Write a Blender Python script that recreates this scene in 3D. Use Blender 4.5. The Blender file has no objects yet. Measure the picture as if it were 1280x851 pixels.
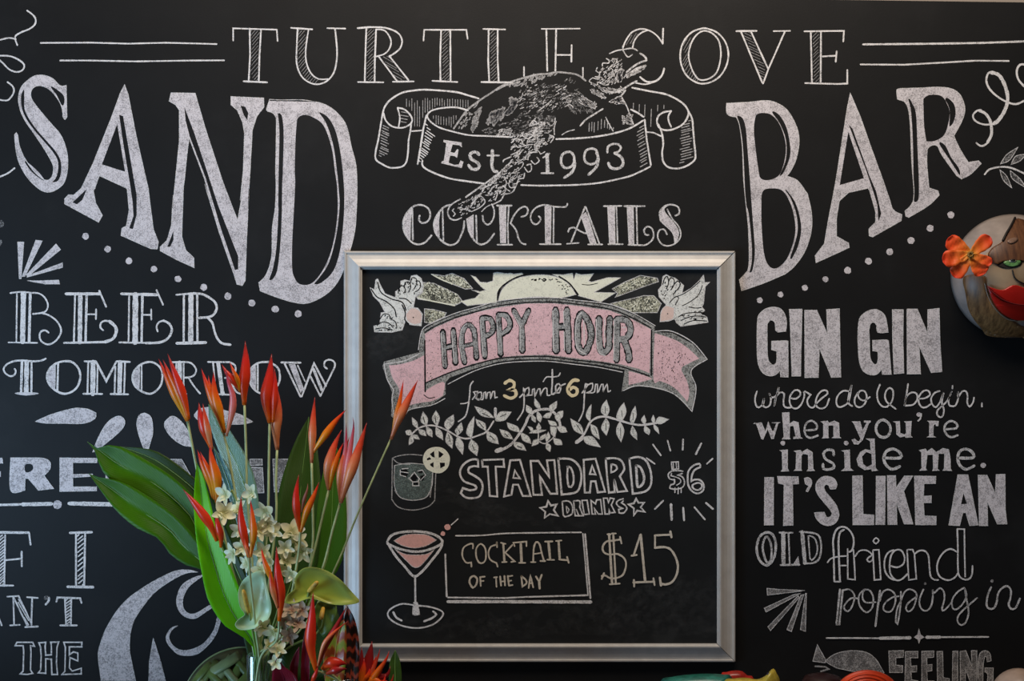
import bpy, bmesh, math, random
from mathutils import Vector, Matrix
from mathutils.geometry import tessellate_polygon
random.seed(7)
S = bpy.context.scene
COL = S.collection
PX = 0.0016            # metres per photo pixel on the chalkboard plane
CAMD = 2.84            # camera distance from the chalkboard
R_ = math.radians

# ------------------------------------------------------------ camera, world, light, exposure
cam = bpy.data.cameras.new('camera'); cam.sensor_width = 36; cam.lens = 36*CAMD/(1280*PX)
co = bpy.data.objects.new('camera', cam); COL.objects.link(co)
co.location = (0, -CAMD, 0); co.rotation_euler = (R_(90), 0, 0); S.camera = co
cam.dof.use_dof = False
S.view_settings.view_transform = 'Standard'; S.view_settings.look = 'None'
S.view_settings.gamma = 1; S.view_settings.use_curve_mapping = False
S.view_settings.exposure = 0.0
S.cycles.transparent_max_bounces = 32
W = bpy.data.worlds.new('world'); S.world = W; W.use_nodes = True
W.node_tree.nodes['Background'].inputs[0].default_value = (0.55, 0.6, 0.7, 1)
W.node_tree.nodes['Background'].inputs[1].default_value = 0.07

def area(name, loc, target, sx, sy, power, col):
    l = bpy.data.lights.new(name, 'AREA'); l.shape = 'RECTANGLE'; l.size = sx; l.size_y = sy
    l.energy = power; l.color = col
    o = bpy.data.objects.new(name, l); COL.objects.link(o); o.location = loc
    d = Vector(target) - Vector(loc); o.rotation_euler = d.to_track_quat('-Z', 'Y').to_euler()
    return o
area('window_daylight', (-2.6, -1.6, -0.80), (-0.8, 0, -0.55), 1.3, 1.2, 58, (0.42, 0.68, 1.0))
area('warm_daylight_above', (0.12, -1.1, 1.7), (0.08, 0, 0.15), 1.7, 0.6, 37, (1.0, 0.86, 0.72))

# ------------------------------------------------------------ geometry helpers
def P(px, py, d=0.0):
    """photo pixel -> point d metres in front of the chalkboard"""
    k = (CAMD - d)/CAMD
    return Vector(((px-640)*PX*k, -d, (425.5-py)*PX*k))
def Q(px, py, d=0.0):     # on a surface parallel to the wall, as seen straight on
    return P(px, py, d)

def setp(o, label=None, cat=None, group=None, kind=None):
    if label: o['label'] = label
    if cat: o['category'] = cat
    if group: o['group'] = group
    if kind: o['kind'] = kind
    return o
def empty(name, loc, label, cat, group=None):
    o = bpy.data.objects.new(name, None); COL.objects.link(o); o.location = loc
    o.empty_display_size = 0.02
    return setp(o, label, cat, group)
def mesh(name, verts, faces, mats, parent=None, midx=None, smooth=False, uv=None, attr=None):
    me = bpy.data.meshes.new(name)
    off = Vector((0, 0, 0))
    p = parent
    while p is not None:
        off = off + p.location; p = p.parent
    me.from_pydata([tuple(Vector(v)-off) for v in verts], [], faces)
    for m in (mats if isinstance(mats, (list, tuple)) else [mats]): me.materials.append(m)
    if midx: me.polygons.foreach_set('material_index', midx)
    if smooth: me.polygons.foreach_set('use_smooth', [True]*len(me.polygons))
    if attr:
        a = me.attributes.new('t', 'FLOAT_VECTOR', 'POINT')
        flat = []
        for x in attr: flat += list(x)
        a.data.foreach_set('vector', flat)
    me.update()
    o = bpy.data.objects.new(name, me); COL.objects.link(o)
    if parent is not None: o.parent = parent
    return o
def recalc(o):
    bm = bmesh.new(); bm.from_mesh(o.data); bmesh.ops.recalc_face_normals(bm, faces=bm.faces[:]); bm.to_mesh(o.data); bm.free()
    return o
def box(name, a, b, mat, parent=None, bev=0.0):
    x0, y0, z0 = a; x1, y1, z1 = b
    v = [(x0,y0,z0),(x1,y0,z0),(x1,y1,z0),(x0,y1,z0),(x0,y0,z1),(x1,y0,z1),(x1,y1,z1),(x0,y1,z1)]
    f = [(0,3,2,1),(4,5,6,7),(0,1,5,4),(1,2,6,5),(2,3,7,6),(3,0,4,7)]
    o = mesh(name, v, f, mat, parent)
    if bev:
        m = o.modifiers.new('bevel', 'BEVEL'); m.width = bev; m.segments = 2
    return o

# ------------------------------------------------------------ materials
def nodemat(name):
    m = bpy.data.materials.new(name); m.use_nodes = True
    nt = m.node_tree; nt.nodes.clear()
    out = nt.nodes.new('ShaderNodeOutputMaterial')
    b = nt.nodes.new('ShaderNodeBsdfPrincipled'); nt.links.new(b.outputs[0], out.inputs[0])
    return m, nt, b, out
def N(nt, t, **k):
    n = nt.nodes.new(t)
    for a, v in k.items(): setattr(n, a, v)
    return n
def noise(nt, scale, detail=2, rough=0.5, vec=None, dims=None):
    n = N(nt, 'ShaderNodeTexNoise'); n.inputs['Scale'].default_value = scale
    n.inputs['Detail'].default_value = detail; n.inputs['Roughness'].default_value = rough
    if vec is None:
        tc = N(nt, 'ShaderNodeTexCoord'); vec = tc.outputs['Object']
    nt.links.new(vec, n.inputs['Vector'])
    return n.outputs['Fac']
def ramp(nt, src, stops, interp='LINEAR'):
    r = N(nt, 'ShaderNodeValToRGB'); cr = r.color_ramp; cr.interpolation = interp
    while len(cr.elements) > 1: cr.elements.remove(cr.elements[-1])
    for i, (p, c) in enumerate(stops):
        e = cr.elements[0] if i == 0 else cr.elements.new(p)
        e.position = p
        e.color = (c, c, c, 1) if isinstance(c, (int, float)) else (*c, 1)
    nt.links.new(src, r.inputs[0]); return r.outputs[0]
def lin(r, g, b):
    f = lambda c: (c/255/12.92) if c/255 <= 0.04045 else ((c/255+0.055)/1.055)**2.4
    return (f(r), f(g), f(b))
def plain(name, col, rough=0.5, var=0.12, scale=60, spec=0.5, bump=0.0, **kw):
    m, nt, b, out = nodemat(name)
    n = noise(nt, scale, 3)
    lo = tuple(c*(1-var) for c in col); hi = tuple(min(1, c*(1+var)) for c in col)
    nt.links.new(ramp(nt, n, [(0.3, lo), (0.7, hi)]), b.inputs['Base Color'])
    b.inputs['Roughness'].default_value = rough; b.inputs['Specular IOR Level'].default_value = spec
    for k, v in kw.items(): b.inputs[k.replace('_', ' ')].default_value = v
    if bump:
        bp = N(nt, 'ShaderNodeBump'); bp.inputs['Strength'].default_value = bump; bp.inputs['Distance'].default_value = 0.001
        nt.links.new(n, bp.inputs['Height']); nt.links.new(bp.outputs[0], b.inputs['Normal'])
    return m
def chalk(name, col, cover, soft=0.12, patch=0.10, grain=520, spread=0.9):
    """chalk dust: grains of colour lying on the board, the board shows between them"""
    m, nt, b, out = nodemat(name)
    b.inputs['Base Color'].default_value = (*col, 1); b.inputs['Roughness'].default_value = 1; b.inputs['Specular IOR Level'].default_value = 0.05
    n1 = noise(nt, grain, 2, 0.6); n2 = noise(nt, 38, 3, 0.6); n3 = noise(nt, grain*0.28, 1, 0.5)
    a = N(nt, 'ShaderNodeMath', operation='MULTIPLY_ADD'); nt.links.new(n2, a.inputs[0]); a.inputs[1].default_value = patch*4; nt.links.new(n1, a.inputs[2])
    a2 = N(nt, 'ShaderNodeMath', operation='MULTIPLY_ADD'); nt.links.new(n3, a2.inputs[0]); a2.inputs[1].default_value = 0.35; nt.links.new(a.outputs[0], a2.inputs[2])
    mid = 0.5 + patch*2 + 0.175 + (0.5-cover)*0.55
    mr = N(nt, 'ShaderNodeMapRange'); nt.links.new(a2.outputs[0], mr.inputs[0])
    mr.inputs[1].default_value = mid-soft; mr.inputs[2].default_value = mid+soft; mr.inputs[3].default_value = (1-spread)*cover*1.5; mr.inputs[4].default_value = min(1, 0.3+cover)
    tr = N(nt, 'ShaderNodeBsdfTransparent'); mx = N(nt, 'ShaderNodeMixShader')
    nt.links.new(mr.outputs[0], mx.inputs[0]); nt.links.new(tr.outputs[0], mx.inputs[1]); nt.links.new(b.outputs[0], mx.inputs[2])
    nt.links.new(mx.outputs[0], out.inputs[0])
    return m
WH = (0.88, 0.85, 0.83)
CH = {
 'chalk': chalk('white_chalk_line', WH, 0.70, 0.14, 0.10, 470, spread=0.7),
 'line': chalk('white_chalk_soft_line', WH, 0.60, 0.14, 0.10, 470, spread=0.75),
 'dense': chalk('white_chalk_rubbed_fill', (0.86, 0.80, 0.81), 0.62, 0.15, 0.13, 430, spread=0.62),
 'dense2': chalk('thin_shaded_chalk', (0.80, 0.76, 0.74), 0.36, 0.16, 0.13, 430, spread=0.7),  # thin chalk; shade of lower right and behind flowers put into its tone
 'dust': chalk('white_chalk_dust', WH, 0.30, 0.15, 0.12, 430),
 'smudge': chalk('chalk_smudge', WH, 0.03, 0.22, 0.12, 300),
 'speckle': chalk('pale_speckle_chalk', (0.86, 0.85, 0.64), 0.46, 0.10, 0.10, 400, spread=0.9),
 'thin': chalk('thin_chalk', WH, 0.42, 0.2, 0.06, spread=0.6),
 'chalkw': chalk('warm_white_chalk', (0.82, 0.73, 0.60), 0.66, 0.16, 0.06, spread=0.5),
 'cream': chalk('cream_chalk', (0.95, 0.94, 0.76), 0.80, 0.16, 0.09, 430, spread=0.45),
 'ivory': chalk('ivory_chalk', (0.92, 0.92, 0.86), 0.68, 0.14, 0.10, 430, spread=0.65),
 'peach': chalk('peach_chalk', (0.88, 0.66, 0.58), 0.7, 0.2, 0.05, spread=0.3),
 'pink': chalk('pink_chalk', (0.95, 0.62, 0.65), 0.74, 0.16, 0.12, 430, spread=0.55),
 'salmon': chalk('salmon_chalk', (0.95, 0.52, 0.46), 0.7, 0.2, 0.06, spread=0.3),
 'yellow': chalk('yellow_chalk', (0.95, 0.80, 0.50), 0.85, 0.2, 0.03, spread=0.2),
 'teal': chalk('grey_green_chalk', (0.36, 0.46, 0.42), 0.36, 0.2, 0.08, spread=0.7),
 'greyfill': chalk('grey_chalk', (0.50, 0.50, 0.47), 0.58, 0.12, 0.1, 430, spread=0.8),
 'greyline': chalk('grey_chalk_letter', (0.50, 0.50, 0.49), 0.62, 0.10, 0.08, 430, spread=0.8),
 'black': chalk('charcoal_line', (0.012, 0.012, 0.013), 0.88, 0.2, 0.04, spread=0.2),
}
def haze(name, a0, a1):
    m, nt, b, out = nodemat(name)
    b.inputs['Base Color'].default_value = (0.8, 0.8, 0.78, 1); b.inputs['Roughness'].default_value = 1
    n = noise(nt, 70, 3, 0.6); mr = N(nt, 'ShaderNodeMapRange'); nt.links.new(n, mr.inputs[0])
    mr.inputs[1].default_value = 0.35; mr.inputs[2].default_value = 0.7; mr.inputs[3].default_value = a0; mr.inputs[4].default_value = a1
    tr = N(nt, 'ShaderNodeBsdfTransparent'); mx = N(nt, 'ShaderNodeMixShader')
    nt.links.new(mr.outputs[0], mx.inputs[0]); nt.links.new(tr.outputs[0], mx.inputs[1]); nt.links.new(b.outputs[0], mx.inputs[2]); nt.links.new(mx.outputs[0], out.inputs[0])
    return m
CH['haze'] = haze('wiped_chalk_haze', 0.0, 0.012)
def board_mat(name, col, rough, k=1.7):
    m, nt, b, out = nodemat(name)
    n = noise(nt, 3.2, 5, 0.62); n2 = noise(nt, 260, 2)
    lo = tuple(c*0.62 for c in col); hi = tuple(c*k for c in col)
    nt.links.new(ramp(nt, n, [(0.32, lo), (0.55, col), (0.78, hi)]), b.inputs['Base Color'])
    b.inputs['Roughness'].default_value = rough; b.inputs['Specular IOR Level'].default_value = 0.30
    bp = N(nt, 'ShaderNodeBump'); bp.inputs['Strength'].default_value = 0.15; bp.inputs['Distance'].default_value = 0.0006
    nt.links.new(n2, bp.inputs['Height']); nt.links.new(bp.outputs[0], b.inputs['Normal'])
    return m
M_board = board_mat('blackboard_paint', (0.0078, 0.0077, 0.0078), 0.58, 2.2)
M_board2 = board_mat('framed_blackboard', (0.0125, 0.0135, 0.0138), 0.6, 3.0)

# ------------------------------------------------------------ chalk drawing (strokes lie on the board as thin ribbons)
def cr(p0, p1, p2, p3, n):
    out = []
    for i in range(n):
        t = i/n; t2 = t*t; t3 = t2*t
        out.append(tuple(0.5*((2*b)+(-a+c)*t+(2*a-5*b+4*c-d)*t2+(-a+3*b-3*c+d)*t3) for a, b, c, d in zip(p0, p1, p2, p3)))
    return out
def spline(pts, closed, corners, step=3.0):
    n = len(pts)
    if n < 3: return pts
    out = []
    segs = n if closed else n-1
    for i in range(segs):
        a = pts[i]; b = pts[(i+1) % n]
        ia = i-1; ib = i+2
        if closed: p0 = pts[ia % n]; p3 = pts[ib % n]
        else: p0 = pts[max(ia, 0)]; p3 = pts[min(ib, n-1)]
        if i in corners: p0 = a
        if (i+1) % n in corners: p3 = b
        L = math.dist(a, b); k = max(1, min(10, int(L/step)+1))
        out += cr(p0, a, b, p3, k)
    if not closed: out.append(pts[-1])
    return out
GZ = [0.0, 0.0]      # running height of the layers of chalk, so later strokes lie over earlier ones
class Reg:
    x = 0; y = 0; k = 5.3167
reg = Reg()
def setreg(t):
    v = [float(q) for q in t[1:].split(',')] if ',' in t else None
    reg.x, reg.y = v[0], v[1]; reg.k = (v[3] if len(v) > 3 else 1276)/(v[2] if len(v) > 2 else 240)
def pts_of(toks):
    pts = []; cor = set(); buf = []
    for i, t in enumerate(toks):
        if t[0] == '@': setreg(t)
        elif t == '/':
            if pts and i < len(toks)-1: cor.add(len(pts)-1)
        else:
            buf.append(float(t))
            if len(buf) == 2:
                pts.append((reg.x+buf[0]/reg.k, reg.y+buf[1]/reg.k)); buf = []
    return pts, cor
def inside(p, poly):
    x, y = p; c = False; j = len(poly)-1
    for i in range(len(poly)):
        xi, yi = poly[i]; xj, yj = poly[j]
        if (yi > y) != (yj > y) and x < (xj-xi)*(y-yi)/(yj-yi+1e-12)+xi: c = not c
        j = i
    return c
class Draw:
    def __init__(s, depth):
        s.v = []; s.f = []; s.mi = []; s.mats = []; s.z = 0; s.depth = depth
    def mat(s, m):
        if m not in s.mats: s.mats.append(m)
        return s.mats.index(m)
    def p(s, x, y): return P(x, y, s.depth + s.z)
    def ribbon(s, pts, w, m, closed=False, taper=True):
        q = [pts[0]]
        for a in pts[1:]:
            if math.dist(a, q[-1]) > 0.25: q.append(a)
        if closed and len(q) > 2 and math.dist(q[0], q[-1]) < 0.25: q.pop()
        pts = q; n = len(pts)
        if n < 2: return
        if not closed:
            # short rounded ends
            a, b = pts[0], pts[1]; d = math.dist(a, b); u = ((a[0]-b[0])/d, (a[1]-b[1])/d)
            c, e = pts[-1], pts[-2]; d = math.dist(c, e); u2 = ((c[0]-e[0])/d, (c[1]-e[1])/d)
            pts = [(a[0]+u[0]*w*.45, a[1]+u[1]*w*.45)] + pts + [(c[0]+u2[0]*w*.45, c[1]+u2[1]*w*.45)]
            n = len(pts)
        base = len(s.v); mi = s.mat(m)
        for i, (x, y) in enumerate(pts):
            if closed: a = pts[i-1]; b = pts[(i+1) % n]
            else: a = pts[max(i-1, 0)]; b = pts[min(i+1, n-1)]
            d1 = Vector((x-a[0], y-a[1])); d2 = Vector((b[0]-x, b[1]-y))
            if d1.length < 1e-6: d1 = d2
            if d2.length < 1e-6: d2 = d1
            d1.normalize(); d2.normalize(); t = d1+d2
            if t.length < 0.3: t = d2.copy()
            t.normalize(); nr = Vector((-t.y, t.x)); cs = max(0.45, abs(nr.dot(Vector((-d1.y, d1.x)))))
            h = w*0.5*(1+random.uniform(-.13, .13))/cs
            if not closed and (i == 0 or i == n-1): h = w*0.22
            s.v.append(s.p(x+nr.x*h, y+nr.y*h)); s.v.append(s.p(x-nr.x*h, y-nr.y*h))
        for i in range(n if closed else n-1):
            j = (i+1) % n
            s.f.append((base+2*i, base+2*i+1, base+2*j+1, base+2*j)); s.mi.append(mi)
    def fill(s, polys, m):
        polys = [p for p in polys if len(p) > 2]
        tri = tessellate_polygon([[Vector((x, y, 0)) for x, y in p] for p in polys])
        base = len(s.v); mi = s.mat(m)
        for p in polys:
            for x, y in p: s.v.append(s.p(x, y))
        for t in tri: s.f.append(tuple(base+i for i in t)); s.mi.append(mi)
    def disc(s, x, y, r, m):
        n = 11
        s.fill([[(x+r*random.uniform(.88, 1.1)*math.cos(6.283*i/n), y+r*random.uniform(.88, 1.1)*math.sin(6.283*i/n)) for i in range(n)]], m)
    def hatch(s, poly, sp, ang, w, m):
        c, sn = math.cos(R_(ang)), -math.sin(R_(ang))
        us = [x*c+y*sn for x, y in poly]; vs = [-x*sn+y*c for x, y in poly]
        v = min(vs)+sp*0.5
        while v < max(vs):
            xs = []; n = len(poly)
            for i in range(n):
                a, b = vs[i], vs[(i+1) % n]
                if (a > v) != (b > v):
                    t = (v-a)/(b-a); xs.append(us[i]+t*(us[(i+1) % n]-us[i]))
            xs.sort()
            for a, b in zip(xs[::2], xs[1::2]):
                L = b-a
                if L < 0.8: continue
                a += L*random.uniform(.02, .12); b -= L*random.uniform(.02, .12)
                if L > 12: a += L*random.uniform(0, .2); b -= L*random.uniform(0, .2)
                vv = v+random.uniform(-.12, .12)*sp
                s.ribbon([(u*c-vv*sn, u*sn+vv*c) for u in (a, (a+b)/2, b)], w, m)
            v += sp*random.uniform(.85, 1.15)
    def rand(s, poly, n, L, ang, w, m):
        x0 = min(p[0] for p in poly); x1 = max(p[0] for p in poly); y0 = min(p[1] for p in poly); y1 = max(p[1] for p in poly)
        k = 0; tries = 0
        while k < n and tries < n*12:
            tries += 1
            x = random.uniform(x0, x1); y = random.uniform(y0, y1)
            if not inside((x, y), poly): continue
            a = R_(ang+random.gauss(0, 22)); l = L*random.uniform(.4, 1.3)/2
            b = random.uniform(-.25, .25)*l
            dx, dy = math.cos(a), -math.sin(a)
            s.ribbon([(x-dx*l, y-dy*l), (x-dy*b, y+dx*b), (x+dx*l, y+dy*l)], w*random.uniform(.6, 1.2), m); k += 1
    def build(s, name, parent):
        if not s.f: return None
        return mesh(name, s.v, s.f, s.mats, parent, s.mi)

def run_trace(text, targets, step=0.000003):
    """targets: name -> (parent object, surface depth)"""
    parent, depth = targets['wall']; GZ[0] = 0; GZ[1] = step
    nm = 'chalk_letter'; d = None; lm = CH['chalk']; fm = CH['dense']; lab = None
    solo = {'petal', 'spark_line', 'ray'}
    def flush():
        nonlocal d
        if d is not None:
            o = d.build(nm, parent)
            if o is not None and lab: o['label'] = lab
        d = None
    for raw in text.strip().split('\n'):
        line = raw.strip()
        if not line: continue
        c = line[0]; toks = line[1:].split()
        if c == 'B': flush(); parent, depth = targets[toks[0]]; continue
        if c == 'M':
            lm = CH[toks[0]]; fm = CH[toks[1]]; continue
        if c == 'N': flush(); nm = toks[0]; lab = None; d = Draw(depth); continue
        if c == 'L':
            flush(); t = line[1:].split('|')[0].strip(); t = t.split(':')[-1].strip()
            lab = None
            if nm == 'chalk_letter' and t: lab = 'chalk letter '+t
            elif nm == 'chalk_word' and t: lab = 'chalk word '+t
            elif nm == 'chalk_numeral' and t: lab = 'chalk numeral '+t
            d = Draw(depth); continue
        if c == '@': setreg(line); continue
        if d is None: d = Draw(depth)
        if nm in solo and c in 'FGs' and d.f: flush(); d = Draw(depth)
        GZ[0] += GZ[1]; d.z = GZ[0]
        if c in 'scop':
            w = float(toks[0]); pts, cor = pts_of(toks[1:]) if toks[0][0] != '@' else (None, None)
            cl = c in 'op'
            if c in 'co': pts = spline(pts, cl, cor)
            else:
                q = []
                m_ = len(pts)
                for i in range(m_ if cl else m_-1):
                    a, b = pts[i], pts[(i+1) % m_]; L = math.dist(a, b); k = max(1, int(L/5))
                    q += [(a[0]+(b[0]-a[0])*j/k, a[1]+(b[1]-a[1])*j/k) for j in range(k)]
                if not cl: q.append(pts[-1])
                pts = q
            d.ribbon(pts, w, lm, cl)
        elif c in 'fFgG':
            polys = []; cur = []
            for t in toks+[';']:
                if t == ';':
                    p, cor = pts_of(cur)
                    if c in 'gG': p = spline(p, True, cor)
                    q = []
                    for a in p:
                        if not q or math.dist(a, q[-1]) > .15: q.append(a)
                    polys.append(q); cur = []
                else: cur.append(t)
            for q in polys[1:]:      # open the inner slits a little so the board shows
                ar = sum(q[i-1][0]*q[i][1]-q[i][0]*q[i-1][1] for i in range(len(q)))
                sg = 1 if ar > 0 else -1; o_ = list(q)
                for i in range(len(q)):
                    a_, b2_ = o_[i-1], o_[(i+1) % len(q)]; tx, ty = b2_[0]-a_[0], b2_[1]-a_[1]; L = math.hypot(tx, ty) or 1
                    q[i] = (o_[i][0]+sg*ty/L*0.6, o_[i][1]-sg*tx/L*0.6)
            d.fill(polys, fm)
            if c in 'FG' and fm is not CH['black']:
                GZ[0] += GZ[1]; d.z = GZ[0]
                for p in polys[:1]:
                    if c == 'F':
                        q = []
                        for i in range(len(p)):
                            a, b = p[i], p[(i+1) % len(p)]; L = math.dist(a, b); k = max(1, int(L/5))
                            q += [(a[0]+(b[0]-a[0])*j/k, a[1]+(b[1]-a[1])*j/k) for j in range(k)]
                        p = q
                    d.ribbon(p, 0.9, CH['line'] if lm is not CH['black'] else fm, True)
        elif c == 'h' or c == 'r':
            v = [float(q) for q in toks[0].split(',')]; poly, _ = pts_of(toks[1:])
            if c == 'h': d.hatch(poly, v[0]*(1.45 if v[2] < 1 else 1), v[1], v[2]*1.15, CH['thin'] if v[2] < 1.05 else lm)
            else: d.rand(poly, int(v[0]), v[1], v[2], v[3], lm)
        elif c == 'd':
            r = float(toks[0]); p, _ = pts_of(toks[1:])
            for x, y in p: d.disc(x, y, r, fm)
        elif c == 'D':
            r = float(toks[0]); p, _ = pts_of(toks[1:])
            for x, y in p:
                d.disc(x, y, r, fm)
                if nm == 'chalk_dot':
                    d.build(nm, parent); d = Draw(depth); d.z = GZ[0]
    flush()

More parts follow.
